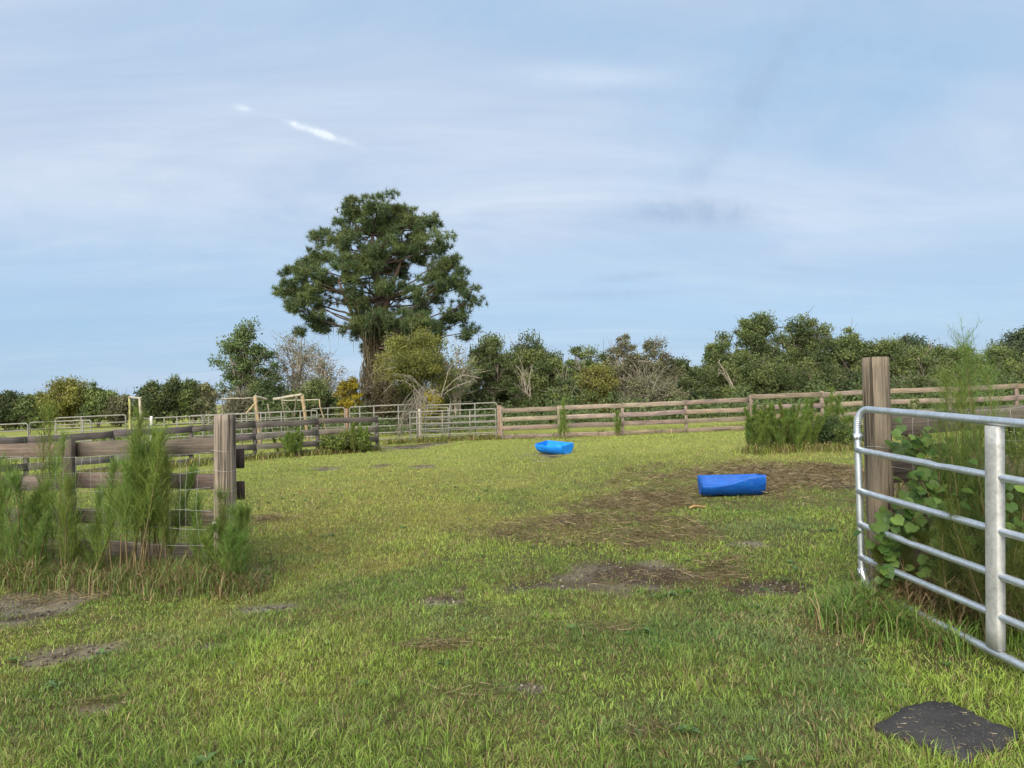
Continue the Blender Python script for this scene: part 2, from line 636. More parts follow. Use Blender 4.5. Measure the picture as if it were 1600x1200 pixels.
BLUEG = [patch(*p) for p in ((730, 965, 130, 25), (220, 1005, 90, 22), (370, 960, 80, 18), (1200, 1000, 200, 60), (1100, 1120, 260, 60), (1180, 830, 120, 18))]


def mask(L, x, y, soft=.5, amp=1.1, seed=11):
    n = (fbm(x * 1.6, y * .9, seed, 4) - .5) * amp * 1.7 + (fbm(x * 7, y * 5, seed + 5, 2) - .5) * .8
    m = np.zeros_like(x)
    for cx, cy, rx, ry in L:
        r = np.sqrt(((x - cx) / rx) ** 2 + ((y - cy) / ry) ** 2) + n
        m = np.maximum(m, np.clip((1.15 - r) / soft, 0, 1))
    return m


def hay_at(x, y):
    m = mask(HAY, x, y, 1.3, 1.3, 17)
    core = mask(HAYC, x, y, .9, 1.0, 23)
    return np.maximum(core * (.6 + .4 * fbm(x * 2, y * 2, 29, 3)), m * np.clip(.25 + 1.9 * (fbm(x * 1.1, y * .8, 19, 4) - .28), 0, 1))


def ground():
    ys = np.concatenate([np.arange(-4, 2.5, .5), np.arange(2.5, 9, .06), np.arange(9, 16, .1), np.arange(16, 34, .2), np.arange(34, 70, 1.0), np.geomspace(70, 1400, 30)])
    u = np.concatenate([np.linspace(-1, -.12, 110), np.linspace(-.11, .11, 24), np.linspace(.12, 1, 110)])
    Y = np.repeat(ys[:, None], len(u), 1)
    Wd = np.clip(np.abs(ys) * 1.0 + 3.5, 5, 1500)[:, None]
    X = u[None, :] * Wd
    x, y = X.ravel(), Y.ravel()
    z = zt(x, y)
    d, h, l, yl = mask(DIRT, x, y), hay_at(x, y), mask(LUSH, x, y, .8), mask(YEL, x, y, .9)
    z = z - .02 * d
    soil = np.array([.075, .065, .05])
    col = np.broadcast_to(np.array([.072, .074, .030]), (len(x), 3)).copy()
    col += yl[:, None] * (np.array([.17, .15, .045]) - col) * .8
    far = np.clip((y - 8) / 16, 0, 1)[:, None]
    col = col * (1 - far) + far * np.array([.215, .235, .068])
    n = fbm(x * .5, y * .5, 21, 4)[:, None]
    col = col * (.8 + .4 * n)
    col += h[:, None] * (np.array([.105, .078, .042]) - col) * .9
    sand = np.clip((fbm(x * 2.2, y * 2.2, 31, 3) - .42) * 5, 0, 1)[:, None]
    dcol = np.array([.06, .045, .036]) * (1 - sand) + np.array([.19, .17, .145]) * sand
    col += d[:, None] * (dcol - col) * .95
    ny, nx = Y.shape
    i = np.arange(ny - 1)[:, None] * nx
    j = np.arange(nx - 1)[None, :]
    Q = np.stack([i + j, i + j + 1, i + nx + j + 1, i + nx + j], -1).reshape(-1, 4)
    o = MB().add(np.stack([x, y, z], -1), Q, col).build('ground', M_GROUND, smooth=True)
    tag(o, 'grassy pasture ground with bare sandy patches', 'ground', kind='structure')


ground()

# things that keep the grass out
MAT_PX = [(1366, 1143), (1392, 1128), (1416, 1114), (1450, 1104), (1487, 1107), (1521, 1121), (1552, 1138), (1592, 1149), (1584, 1166), (1556, 1178), (1521, 1194), (1500, 1198), (1470, 1184), (1445, 1172), (1405, 1160)]
MATP = np.array([gp(*p) for p in MAT_PX])
TR1 = gp(1150, 777)
TR2 = gp(866, 709)


def inside(poly, x, y):
    r = np.zeros(len(x), bool)
    n = len(poly)
    for i in range(n):
        x1, y1 = poly[i][:2]
        x2, y2 = poly[(i + 1) % n][:2]
        c = ((y1 > y) != (y2 > y)) & (x < (x2 - x1) * (y - y1) / (y2 - y1 + 1e-12) + x1)
        r ^= c
    return r


def grass():
    P = []
    bands = [(3.0, 4.2, 15000), (4.2, 5.6, 11500), (5.6, 7.5, 7500), (7.5, 10, 3900), (10, 14, 1500), (14, 20, 680), (20, 33, 360)]
    for a, b, den in bands:
        area = (b * b - a * a) * .5 * 1.66
        n = int(area * den)
        y = np.sqrt(a * a + R.random(n) * (b * b - a * a))
        x = (R.random(n) - .5) * 1.66 * y
        P.append(np.stack([x, y], 1))
    P = np.concatenate(P)
    x, y = P.T
    d, h, lu, yl, bg = mask(DIRT, x, y), hay_at(x, y), mask(LUSH, x, y, .8), mask(YEL, x, y, .9), mask(BLUEG, x, y, .9)
    cl = fbm(x * 3.0, y * 3.0, 41, 3)
    cl2 = fbm(x * .8, y * .8, 43, 3)
    thin = np.clip((fbm(x * 2.6, y * 2.6, 47, 3) - .53) * 6, 0, .35)
    keep = R.random(len(x)) < (1 - .93 * d) * (.35 + 1.1 * cl) * (1 - .3 * h) * (1 - thin)
    keep &= ~inside(MATP, x, y)
    for T, rr in ((TR1, .42), (TR2, .42)):
        ya = -.12 if T is TR1 else -.70
        oy = .22 if T is TR1 else 0
        du, dv = (x - T[0]) * math.cos(ya) + (y - T[1] - oy) * math.sin(ya), -(x - T[0]) * math.sin(ya) + (y - T[1] - oy) * math.cos(ya)
        keep &= (abs(du) > .45) | (abs(dv) > .2)
    x, y, d, h, lu, yl, bg, cl, cl2 = [q[keep] for q in (x, y, d, h, lu, yl, bg, cl, cl2)]
    n = len(x)
    dist = np.hypot(x, y)
    ln = (.026 + .05 * R.random(n) ** 1.5 + .05 * np.clip(cl - .45, 0, 1)) * (.45 + 1.15 * cl2)
    near = np.clip((7.5 - y) / 4, 0, 1)
    ln *= .80 + .12 * near
    lng = R.random(n) < .006 * near + .002
    ln = np.where(lng, ln * 2.2, ln)
    ln *= 1 - .35 * h
    ln = np.where((lu > .1) & (R.random(n) < .55), ln * (1 + 2.2 * lu * R.random(n)), ln)
    hw = np.maximum(.0012 + .0013 * R.random(n), .00033 * dist)
    cs_ = .10
    ix, iy = np.floor(x / cs_), np.floor(y / cs_)
    jx = vnoise(ix * 7.13 + .37, iy * 5.71 + .11, 71)
    jy = vnoise(ix * 3.77 + .53, iy * 9.31 + .29, 72)
    tx, ty = (ix + .2 + .6 * jx) * cs_, (iy + .2 + .6 * jy) * cs_
    tr = np.hypot(x - tx, y - ty) / cs_
    az = np.arctan2(y - ty, x - tx) + R.normal(0, .7, n)
    ln *= np.clip(1.25 - .6 * tr, .5, 1.3) * (.72 + .6 * vnoise(ix * 2.3 + .1, iy * 2.9 + .7, 73))
    lean = np.abs(.25 + .75 * np.clip(tr, 0, 1.2) + R.normal(0, .32, n))
    lean = np.where(R.random(n) < h * .85, 1.25 + .3 * R.random(n), lean)
    lean = np.clip(lean, 0, 1.52)
    D = np.stack([np.sin(lean) * np.cos(az), np.sin(lean) * np.sin(az), np.cos(lean)], 1)
    flat = R.random(n) < .34
    lean = np.where(flat, 1.0 + .4 * R.random(n), lean)
    ln = np.where(flat, ln * .9, ln)
    lean2 = np.clip(lean + .5 + .4 * R.random(n), 0, 1.75)
    D2 = np.stack([np.sin(lean2) * np.cos(az), np.sin(lean2) * np.sin(az), np.cos(lean2)], 1)
    B = np.stack([x, y, zt(x, y) - .02 * d - .004], 1)
    fa = R.random(n) * 2 * np.pi
    e = np.stack([np.cos(fa), np.sin(fa), np.zeros(n)], 1)
    Mid = B + D * (ln * .55)[:, None]
    Tip = Mid + D2 * (ln * .5)[:, None]
    w_ = hw[:, None]
    V = np.stack([B - e * w_, B + e * w_, Mid - e * w_ * .8, Mid + e * w_ * .8, Tip], 1).reshape(-1, 3)
    k = np.arange(n)[:, None] * 5
    quads = k + np.array([[0, 1, 3, 2]])
    tris = k + np.array([[2, 3, 4]])
    # blade colours
    lime = np.array([.240, .338, .056])
    deep = np.array([.098, .172, .038])
    blu = np.array([.13, .19, .08])
    yelc = np.array([.30, .325, .078])
    straw = np.array([.36, .29, .15])
    brown = np.array([.15, .10, .052])
    t = np.clip(R.random(n) * .55 + (fbm(x * 1.3, y * 1.0, 51, 4) - .36) * 2.0, 0, 1.1)[:, None]
    col = deep * (1 - t) + lime * t
    b_ = (np.clip(bg, 0, 1) * (R.random(n) < .75) * .8)[:, None]
    col = col * (1 - b_) + blu * b_
    yy = (np.clip(yl * .75 + np.clip((y - 9) / 14, 0, .5), 0, .9) * (.5 + .5 * R.random(n)))[:, None]
    col = col * (1 - yy) + yelc * yy
    r_ = R.random(n)
    psty = .07 + .36 * np.clip(fbm(x * 2.1, y * 2.1, 61, 3) - .45, 0, 1) * 2 + .45 * h + .2 * d + .08 * yl
    st = r_ < psty
    bt = R.random(n)[:, None]
    dead = straw * (1 - bt) + brown * bt
    col = np.where(st[:, None], dead, col)
    hb = (r_ < h * .8) & (R.random(n) < .75)
    col = np.where(hb[:, None], (brown * 1.15) * (.6 + .9 * bt), col)
    dull = np.array([.15, .135, .06])
    col = np.where((flat & (R.random(n) < .45))[:, None], dull * (.7 + .6 * R.random((n, 1))), col)
    col = col * (.6 + .75 * R.random(n))[:, None]
    C5 = np.repeat(col, 5, axis=0)
    mb = MB()
    mb.v.append(V.astype(np.float32))
    mb.f += [quads, tris]
    mb.c.append(C5.astype(np.float32))
    mb.g.append(V.astype(np.float32))
    o = mb.build('grass', M_GRASS)
    tag(o, 'short green and straw coloured pasture grass', 'grass', kind='stuff')
    print('grass blades', n)


grass()


def litter():                            # loose mown hay lying about
    n = 26000
    xs, ys = [], []
    for cx, cy, rx, ry in HAY:
        k = int(6000 * min(3.0, rx * ry / 2) + 250)
        a, r = R.random(k) * 6.283, np.sqrt(R.random(k)) * 1.1
        xs.append(cx + rx * r * np.cos(a))
        ys.append(cy + ry * r * np.sin(a))
    k = 9000
    yy = np.sqrt(9 + R.random(k) * 200)
    xs.append((R.random(k) - .5) * 1.5 * yy)
    ys.append(yy)
    x, y = np.concatenate(xs), np.concatenate(ys)
    keep = (~inside(MATP, x, y) & (R.random(len(x)) < .05 + hay_at(x, y)))
    for T in (TR1, TR2):
        keep &= (x - T[0]) ** 2 + (y - T[1]) ** 2 > .2
    x, y = x[keep], y[keep]
    n = len(x)
    a = R.random(n) * 6.283
    L = (.06 + .14 * R.random(n))
    D = np.stack([np.cos(a), np.sin(a), R.normal(0, .22, n)], 1) * L[:, None]
    P = np.stack([x, y, zt(x, y) + .015 + .045 * R.random(n)], 1)
    t = R.random(n)[:, None]
    col = np.array([.125, .088, .048]) * (1 - t) + np.array([.30, .24, .135]) * t ** 2
    col = col * (.6 + .7 * R.random(n))[:, None]
    o = MB().slivers(P, D, np.maximum(.0018, .00042 * np.hypot(x, y)), col).build('dry_grass', M_GRASS)
    tag(o, 'brown mown hay lying on the pasture', 'hay', kind='stuff')


litter()


def clods():                             # crumbs of soil and pebbles on the bare ground
    xs, ys = [], []
    for cx, cy, rx, ry in DIRT:
        k = int(min(420, 60 + 900 * rx * ry))
        a, q = R.random(k) * 6.283, np.sqrt(R.random(k)) * 1.15
        xs.append(cx + rx * q * np.cos(a))
        ys.append(cy + ry * q * np.sin(a))
    x, y = np.concatenate(xs), np.concatenate(ys)
    n = len(x)
    c = np.stack([x, y, zt(x, y) - .012], 1)
    sz = (.004 + .014 * R.random(n) ** 3)[:, None]
    o8 = np.array([[1, 0, 0], [0, 1, 0], [-1, 0, 0], [0, -1, 0], [0, 0, .8], [0, 0, -.8]])
    V = c[:, None, :] + o8[None] * sz[:, None] * (.6 + .8 * R.random((n, 6, 1)))
    F = np.array([[0, 1, 4], [1, 2, 4], [2, 3, 4], [3, 0, 4], [1, 0, 5], [2, 1, 5], [3, 2, 5], [0, 3, 5]])
    t = R.random((n, 1))
    col = np.array([.07, .052, .04]) * (1 - t) + np.array([.26, .23, .19]) * t ** 2
    m = MB().add(V.reshape(-1, 3), (np.arange(n)[:, None, None] * 6 + F[None]).reshape(-1, 3), np.repeat(col, 6, 0))
    tag(m.build('soil_crumbs', M_BARK), 'crumbs of dark soil and pale pebbles on the bare patches', 'soil', kind='stuff')
    # straws and grit blown onto the rubber mat
    c = MATP.mean(0)
    n = 130
    k = R.integers(len(MATP), size=n)
    q = np.sqrt(R.random((n, 1)))
    P = c + (MATP[k] - c) * q * .95 + R.normal(0, .02, (n, 3))
    P[:, 2] = zt(P[:, 0], P[:, 1]) + .038
    a = R.random(n) * 6.283
    D = np.stack([np.cos(a), np.sin(a), np.zeros(n)], 1) * (.006 + .03 * R.random((n, 1)) ** 2)
    tag(MB().slivers(P, D, .0018, np.array([.22, .18, .12]) * (.5 + R.random((n, 1)))).build('mat_straw', M_GRASS), 'straws and grit scattered on the black rubber mat', 'straw', kind='stuff')


clods()


def ground_weeds():                      # low broad leaved rosettes in the turf
    k = 420
    y = np.sqrt(3.2 ** 2 + R.random(k) * (15 ** 2 - 3.2 ** 2))
    x = (R.random(k) - .5) * 1.5 * y
    ok = ~inside(MATP, x, y) & (fbm(x * .9, y * .9, 97, 3) > .47)
    m = MB()
    for cx, cy in zip(x[ok], y[ok]):
        z = float(zt(cx, cy))
        s_ = .03 + .035 * R.random()
        tone = R.random()
        for i in range(R.integers(5, 10)):
            a = R.random() * 6.283
            el = .15 + .5 * R.random()
            d = np.array([math.cos(a) * math.cos(el), math.sin(a) * math.cos(el), math.sin(el)])
            e = np.array([-math.sin(a), math.cos(a), 0])
            b = np.array([cx, cy, z + .01])
            L = s_ * (.7 + .8 * R.random())
            w_ = L * .24
            V = [b, b + d * L * .45 + e * w_ + [0, 0, .006], b + d * L * .45, b + d * L * .45 - e * w_ + [0, 0, .006], b + d * L - [0, 0, L * .2]]
            m.add(np.array(V), np.array([[0, 2, 1], [0, 3, 2], [1, 2, 4], [2, 3, 4]]), (np.array([.07, .145, .035]) * (1 - tone) + np.array([.12, .19, .07]) * tone) * (.8 + .4 * R.random()))
    tag(m.build('ground_weeds', M_VINE), 'low broad leaved weeds scattered through the turf', 'weeds', kind='stuff')


ground_weeds()

# ------------------------------------------------------------------ board fences
TAN = np.array([.225, .180, .145])
GREYW = np.array([.125, .108, .098])


def square_post(p, h, wd, parent, col, lean=(0, 0)):
    z = p[2]
    a = np.array([p[0], p[1], z - .15])
    b = np.array([p[0] + lean[0], p[1] + lean[1], z + h])
    t = b - a
    m = MB()
    m.plank(a, b, wd, wd, col * (.85 + .3 * R.random()), 5, .004, up=(0, 1, 0))
    m.build('post', M_BOARD, parent)


def board_fence(name, label, group, pts, tops, bh, col, posth, wd=.10, off=-.075, th=.028, jitter=.012, skip=(), drop=None):
    root = empty(name, [pts[0][0], pts[0][1], pts[0][2]], label, 'fence', group)
    pts = [np.asarray(p, float) for p in pts]
    dirn = pts[-1] - pts[0]
    nrm = np.array([dirn[1], -dirn[0], 0])
    nrm /= np.linalg.norm(nrm)
    if nrm.dot(CAM - pts[0]) < 0:
        nrm = -nrm
    for i, p in enumerate(pts):
        square_post(p, posth * (.98 + .04 * R.random()), wd, root, col * (.9 + .2 * R.random()), lean=R.normal(0, .012, 2))
    for i in range(len(pts) - 1):
        for k, tz in enumerate(tops):
            if (i, k) in skip:
                continue
            a = pts[i] + nrm * (-off)
            b = pts[i + 1] + nrm * (-off)
            j1, j2 = R.normal(0, jitter, 2)
            a = a + [0, 0, tz - bh / 2 + j1]
            b = b + [0, 0, tz - bh / 2 + j2]
            g = (b - a) / np.linalg.norm(b - a) * .004
            v = .82 + .36 * R.random()
            cc = col * v * np.array([1, 1 + R.normal(0, .03), 1 + R.normal(0, .05)])
            MB().plank(a + g, b - g, bh, th, cc, 6, .012).build('board', M_BOARD, root)
    return root


# back fence, two runs meeting at a taller post
def postline(px, ds):
    return [foot(p, d) for p, d in zip(px, ds)]


pA = postline([783, 873, 972, 1071, 1171], [29.2, 28.9, 28.6, 28.4, 28.2])
board_fence('board_fence', 'pale brown four board fence between the pipe gates and the tall weed clump', 'board fences round the pasture', pA, (1.20, .85, .51, .17), .165, TAN, 1.22, .11, off=-.075)
pB = postline([1174, 1284, 1386, 1484, 1588, 1690, 1800, 1905], [28.0, 27.4, 26.8, 26.2, 25.6, 25.0, 24.4, 23.8])
board_fence('board_fence', 'long brown four board fence passing behind the tall round post and steel gate', 'board fences round the pasture', pB, (1.30, .92, .53, .16), .165, TAN * np.array([.88, .86, .88]), 1.33, .13, off=-.085)
pC = postline([588, 495, 397, 297, 175, 40, -110], [26.4, 25.4, 24.2, 22.8, 21.2, 19.6, 18.0])
board_fence('board_fence', 'grey weathered four board fence in front of the pipe corral', 'board fences round the pasture', pC, (1.18, .83, .49, .18), .185, GREYW, 1.18, .11, off=-.075, jitter=.02)
# near stretch beside the round post, boards on the far side of the posts
pD = postline([352, 106, -190], [7.62, 8.35, 9.3])
fD = board_fence('board_fence', 'short dark board fence with wire mesh behind the feathery weeds', 'board fences round the pasture', pD[:], (1.34, .97, .61, .26), .16, np.array([.15, .118, .097]), 1.36, .105, off=.075, jitter=.01)
# fence running off behind the steel gate
pF = postline([1372, 1860], [5.98, 6.05])
fF = board_fence('board_fence', 'dark board fence with wire behind the vine and steel gate', 'board fences round the pasture', pF, (1.36, 1.0, .65, .3), .17, np.array([.125, .10, .09]), 1.3, .10, off=-.075)


def round_post(name, label, p, h, r, col, lean, crack_az, cat='post', depth=.018):
    seg, n = 72, 26
    q = np.linspace(-.2, h, n)
    P = np.stack([p[0] + lean[0] * q / h, p[1] + lean[1] * q / h, p[2] + q], 1)
    a = np.linspace(0, 2 * np.pi, seg, endpoint=False)
    wob = 1 + .03 * np.sin(2 * a + 1)[None, :] + .012 * np.sin(5 * a + 2)[None, :] + np.zeros((n, 1))
    for ca, dp, w0, lo, hi in crack_az:
        wv = .03 * np.sin(q * 4 + ca) + .012 * np.sin(q * 13)
        da = np.angle(np.exp(1j * (a[None, :] - ca - wv[:, None])))
        inr = np.clip((q - lo) * 6, 0, 1) * np.clip((hi - q) * 6, 0, 1)
        wob = wob - dp / r * np.exp(-(da / w0) ** 2) * inr[:, None]
    wob = wob + R.normal(0, .004, (1, seg))
    rr = r * (1 - .04 * q / h)
    rr[-1] *= .97
    o = empty(name, p, label, cat)
    m = MB()
    m.tube(P, rr, seg, col, True, wob)
    # slightly uneven sawn top
    m.build('shaft', M_POST, o, smooth=True)
    me = o.children[0].data if o.children else None
    return o


def facing(px):                          # tube angle that looks at the camera is found from its frame: ref X for vertical tubes
    return 0


pL = foot(347.5, 7.35)
pR = foot(1370.5, 5.72)
# vertical tube frame: N = T x X = +Y for T=+Z ; B = T x N = -X ; camera side is -Y => angle pi
lp = round_post('round_post', 'thick grey cracked round post ending the wire mesh fence among weeds', pL, 1.585, .107, np.array([.23, .19, .15]), (.02, 0),
                [(math.pi + .05, .028, .07, -.1, 2.0), (math.pi - .75, .010, .06, .2, 1.3), (math.pi + .8, .012, .06, .5, 2.), (math.pi + .45, .007, .05, .1, .9)])
rp = round_post('round_post', 'tall brown round timber post beside the hinge end of the steel gate', pR, 1.775, .099, np.array([.165, .135, .100]), (-.005, 0),
                [(math.pi + .35, .016, .06, .2, 1.9), (math.pi + .1, .009, .05, .9, 2.), (math.pi - .5, .010, .05, .3, 1.6), (math.pi + .8, .012, .07, .1, 1.2)])


def wire_run(name, label, a0, a1, zs, every, zc, band_at=None, r=.0015):
    a0, a1 = np.asarray(a0, float), np.asarray(a1, float)
    o = empty(name, a0, label, 'wire mesh', 'wire mesh on the fences')
    m = MB()
    L = np.linalg.norm(a1 - a0)
    n = int(L / .06)
    u = np.linspace(0, 1, n)

    def line(z):
        P = a0[None] + (a1 - a0)[None] * u[:, None]
        P[:, 2] = zt(P[:, 0], P[:, 1]) * .0 + (a0[2] + (a1[2] - a0[2]) * u) + z
        P[:, 2] += .012 * np.sin(u * 17 + z * 9) + .03 * np.exp(-((u - 0) / .05) ** 2) * (z > .8)
        P[:, 1] += .01 * np.sin(u * 23 + z * 5)
        return P
    for z in zs:
        m.tube(line(z), r, 4, (1, 1, 1))
    k = int(L / every)
    for i in range(1, k):
        uu = (i + R.normal(0, .12)) / k
        b = a0 + (a1 - a0) * uu
        zz = np.linspace(zs[-1], zs[0], 12)
        bow = R.normal(0, .018)
        P = np.stack([b[0] + bow * np.sin(zz * 5 + i) + R.normal(0, .003, 12), np.full(12, b[1]) + .008 * np.sin(zz * 7), b[2] + zz], 1)
        m.tube(P, r * .9, 4, (1, 1, 1))
    m.build('mesh', M_WIRE, o)
    if band_at is not None:
        (p, rp_) = band_at
        for z in zc:
            a = np.linspace(0, 2 * np.pi, 40)
            P = np.stack([p[0] + rp_ * np.cos(a), p[1] + rp_ * np.sin(a), p[2] + z + .01 * np.sin(a * 2)], 1)
            MB().tube(P, r * 1.2, 4, (1, 1, 1), False).build('wire_tie', M_WIRE, o)
    return o


n0 = pL + np.array([-.09, -.09, 0])
wire_run('wire_mesh', 'wire mesh stretched in front of the short dark board fence', n0, pD[2] + np.array([0, -.22, 0]), (1.21, 1.03, .85, .67, .5, .34), .125, (1.24, 1.05, .86), (pL, .115))
wire_run('wire_mesh', 'wire mesh on the dark board fence behind the steel gate', pR + np.array([.03, -.105, 0]), pF[1] + np.array([0, -.22, 0]), (1.36, 1.12, .92, .72, .5), .16, (1.36, 1.10), (pR, .106))
mm = MB()
c0 = pL + np.array([-.055, -.105, .52])
mm.plank(c0, c0 + [0, 0, .05], .035, .02, (.8, .8, .78), 2, 0, up=(1, 0, 0))
mm.tube([c0 + [.0, -.005, -.045], c0 + [.0, -.005, -.02]], .014, 8, (.8, .8, .78))
tag(mm.build('fence_insulator', M_WIRE), 'small white insulator nailed low on the cracked round post', 'insulator')
# dark stub of a cut side fence at the post
st = empty('side_boards', pL, 'short dark cut board ends fixed behind the cracked round post', 'boards')
for z0, z1 in ((1.05, 1.24), (.74, .92)):
    c = pL + np.array([.105, .16, 0])
    MB().plank(c + [0, 0, z0], c + [0, 0, z1], .05, .07, np.array([.06, .042, .036]), 2, 0, up=(0, 1, 0)).build('board', M_BOARD, st)


# ------------------------------------------------------------------ the near steel gate
def tube_gate(name, label, At, Ab, Bt, Bb, fr, r, uprights, matl, cat='gate', group=None, corner=.13, crimp=False, chan=None, hinges=False, ridge=0):
    At, Ab, Bt, Bb = [np.asarray(q, float) for q in (At, Ab, Bt, Bb)]
    o = empty(name, Ab, label, cat, group)
    hu, hd = (Bt - At) / np.linalg.norm(Bt - At), (Ab - At) / np.linalg.norm(Ab - At)
    hu2 = (Bb - Ab) / np.linalg.norm(Bb - Ab)
    # outer loop with bent corners
    def arc(c, d1, d2, n=14):           # from c+d1*k to c+d2*k around a rounded corner
        t = np.linspace(0, 1, n)[:, None]
        p0, p1 = c + d1 * corner, c + d2 * corner
        # quarter circle in the skew frame
        a = t * np.pi / 2
        return c + d1 * corner * (1 - np.sin(a)) + d2 * corner * (1 - np.cos(a))
    def hu_at(P, Q): return (Q - P) / np.linalg.norm(Q - P)
    pts = [Ab - hd * corner * 0 + (At - Ab) * .5]
    top = arc(At, hd, hu, 56 if crimp else 10)
    tr = arc(Bt, -hu, hd, 10)
    br = arc(Bb, -hd, -hu2, 10)
    bl = arc(Ab, hu2, -hd, 10)
    loop = np.concatenate([[(At + Ab) / 2], top, [(At + Bt) / 2], tr, [(Bt + Bb) / 2], br, [(Ab + Bb) / 2], bl, [(At + Ab) / 2]])
    rr = np.full(len(loop), r)
    if crimp:
        k = np.arange(56)
        rr[1:57] *= 1 + .15 * np.sin(k * 2 * np.pi / 4) * np.sin(np.clip(k / 55, 0, 1) * np.pi)
    MB().tube(loop, rr, 20 if crimp else 8, (1, 1, 1), False).build('frame', matl, o, smooth=True)
    for f in fr[1:-1]:
        a, b = At + (Ab - At) * f, Bt + (Bb - Bt) * f
        n = 40
        u = np.linspace(0, 1, n)
        P = a + (b - a) * u[:, None] 
        P[:, 2] += R.normal(0, .003) * np.sin(u * 3.14) * 2
        r_ = np.full(n, r * .93)
        if crimp:
            r_[0] = r * 1.12
            r_[1] *= 1.0
            dk = R.integers(6, 30)
            r_[dk] *= .84
            r_[dk + 1] *= .9
            P[dk] -= [0, 0, .004]
        MB().tube(P, r_, 16 if crimp else 6, (1, 1, 1)).build('rail', matl, o, smooth=True)
    for u in uprights:
        a, b = At + (Bt - At) * u, Ab + (Bb - Ab) * u
        if chan:
            # channel iron: web with two lips, standing just proud of the rails on the camera side
            w_, dp = chan
            side = np.cross(hu, [0, 0, 1.0])
            side /= np.linalg.norm(side)
            if side.dot(CAM - a) < 0:
                side = -side
            a2, b2 = a + (b - a) * .018, b + (a - b) * .018
            m = MB()
            sec = [(-w_ / 2, -dp), (-w_ / 2, dp), (-w_ / 2 + .008, dp + .006), (w_ / 2 - .008, dp + .006), (w_ / 2, dp), (w_ / 2, -dp), (w_ / 2 - .004, -dp), (w_ / 2 - .004, dp - .002), (-w_ / 2 + .004, dp - .002), (-w_ / 2 + .004, -dp)]
            n = 8
            V = np.concatenate([[(a2 + (b2 - a2) * t) + hu * s[0] + side * s[1] for s in sec] for t in np.linspace(0, 1, n)])
            i = np.arange(n - 1)[:, None] * 10
            j = np.arange(10)[None, :]
            k = (j + 1) % 10
            Q = np.stack([i + j, i + k, i + 10 + k, i + 10 + j], -1).reshape(-1, 4)
            m.add(V, Q)
            m.f.append(np.arange(10)[None, ::-1])
            m.f.append((len(V) - 10 + np.arange(10))[None])
            m.build('upright', matl, o)
        else:
            MB().tube([a, b], r * .95, 8, (1, 1, 1)).build('upright', matl, o, smooth=True)
    return o


GA_t, GA_b = at(1338, 638, 5.47), at(1347.5, 915, 5.47)
GB_t, GB_b = at(1600, 662, 3.97), at(1600, 1042, 3.97)
EX = 2.44
GE_t, GE_b = GA_t + (GB_t - GA_t) * EX, GA_b + (GB_b - GA_b) * EX
M_CH = m_metal('galvanised_channel', (.46, .46, .44), .55, .45, .3)
gate = tube_gate('steel_gate', 'galvanised tube gate swung open towards the viewer with six rails', GA_t, GA_b, GE_t, GE_b, (0, .234, .466, .655, .84, 1), .0235, (), M_GALV, crimp=True, corner=.15)
# channel uprights
hu = (GE_t - GA_t) / np.linalg.norm(GE_t - GA_t)
side = np.cross(hu, [0, 0, 1.0])
side /= np.linalg.norm(side)
if side.dot(CAM - GA_t) < 0:
    side = -side
for uu in (.355, .70):
    a, b = GA_t + (GE_t - GA_t) * uu, GA_b + (GE_b - GA_b) * uu
    a, b = a + (b - a) * .022, b + (a - b) * .02
    w_, dp = .098, .020
    sec = [(-w_ / 2, -dp), (-w_ / 2, dp), (-w_ / 2 + .010, dp + .007), (w_ / 2 - .010, dp + .007), (w_ / 2, dp), (w_ / 2, -dp)]
    V = np.concatenate([[(a + (b - a) * t) + hu * s[0] + side * (s[1]) for s in sec] for t in np.linspace(0, 1, 12)])
    i = np.arange(11)[:, None] * 6
    j = np.arange(6)[None, :]
    k = (j + 1) % 6
    m = MB().add(V, np.stack([i + j, i + k, i + 6 + k, i + 6 + j], -1).reshape(-1, 4))
    m.f.append(np.arange(6)[None, ::-1])
    m.f.append((len(V) - 6 + np.arange(6))[None])
    m.build('upright', M_CH, gate)
dn = (GA_b - GA_t) / np.linalg.norm(GA_b - GA_t)
for f in (.158, .92):
    c = GA_t + (GA_b - GA_t) * f
    m = MB()
    m.tube([c - dn * .022, c + dn * .022], .029, 16, (1, 1, 1))
    toward = (pR + [0, 0, c[2] - pR[2]]) - c
    toward /= np.linalg.norm(toward)
    m.tube([c + toward * .02, c + toward * .085], .011, 8, (1, 1, 1))
    m.tube([c + toward * .05 - side * .0, c + toward * .05 + side * .035], .013, 6, (1, 1, 1))
    m.plank(c - toward * .045, c - toward * .015, .035, .014, (1, 1, 1), 1, 0)
    m.build('hinge', M_GALV, gate, smooth=False)

# ------------------------------------------------------------------ far pipe gates and corral
def panel(name, label, px0, d0, px1, d1, h, nr, ups, r=.024, gnd=.12, group='pipe panels of the corral', corner=.1, cat='pipe fence'):
    a, b = foot(px0, d0), foot(px1, d1)
    z0 = np.array([0, 0, gnd])
    z1 = np.array([0, 0, h])
    return tube_gate(name, label, a + z1, a + z0, b + z1, b + z0, np.linspace(0, 1, nr), r, ups, M_PIPE, cat, group, corner)


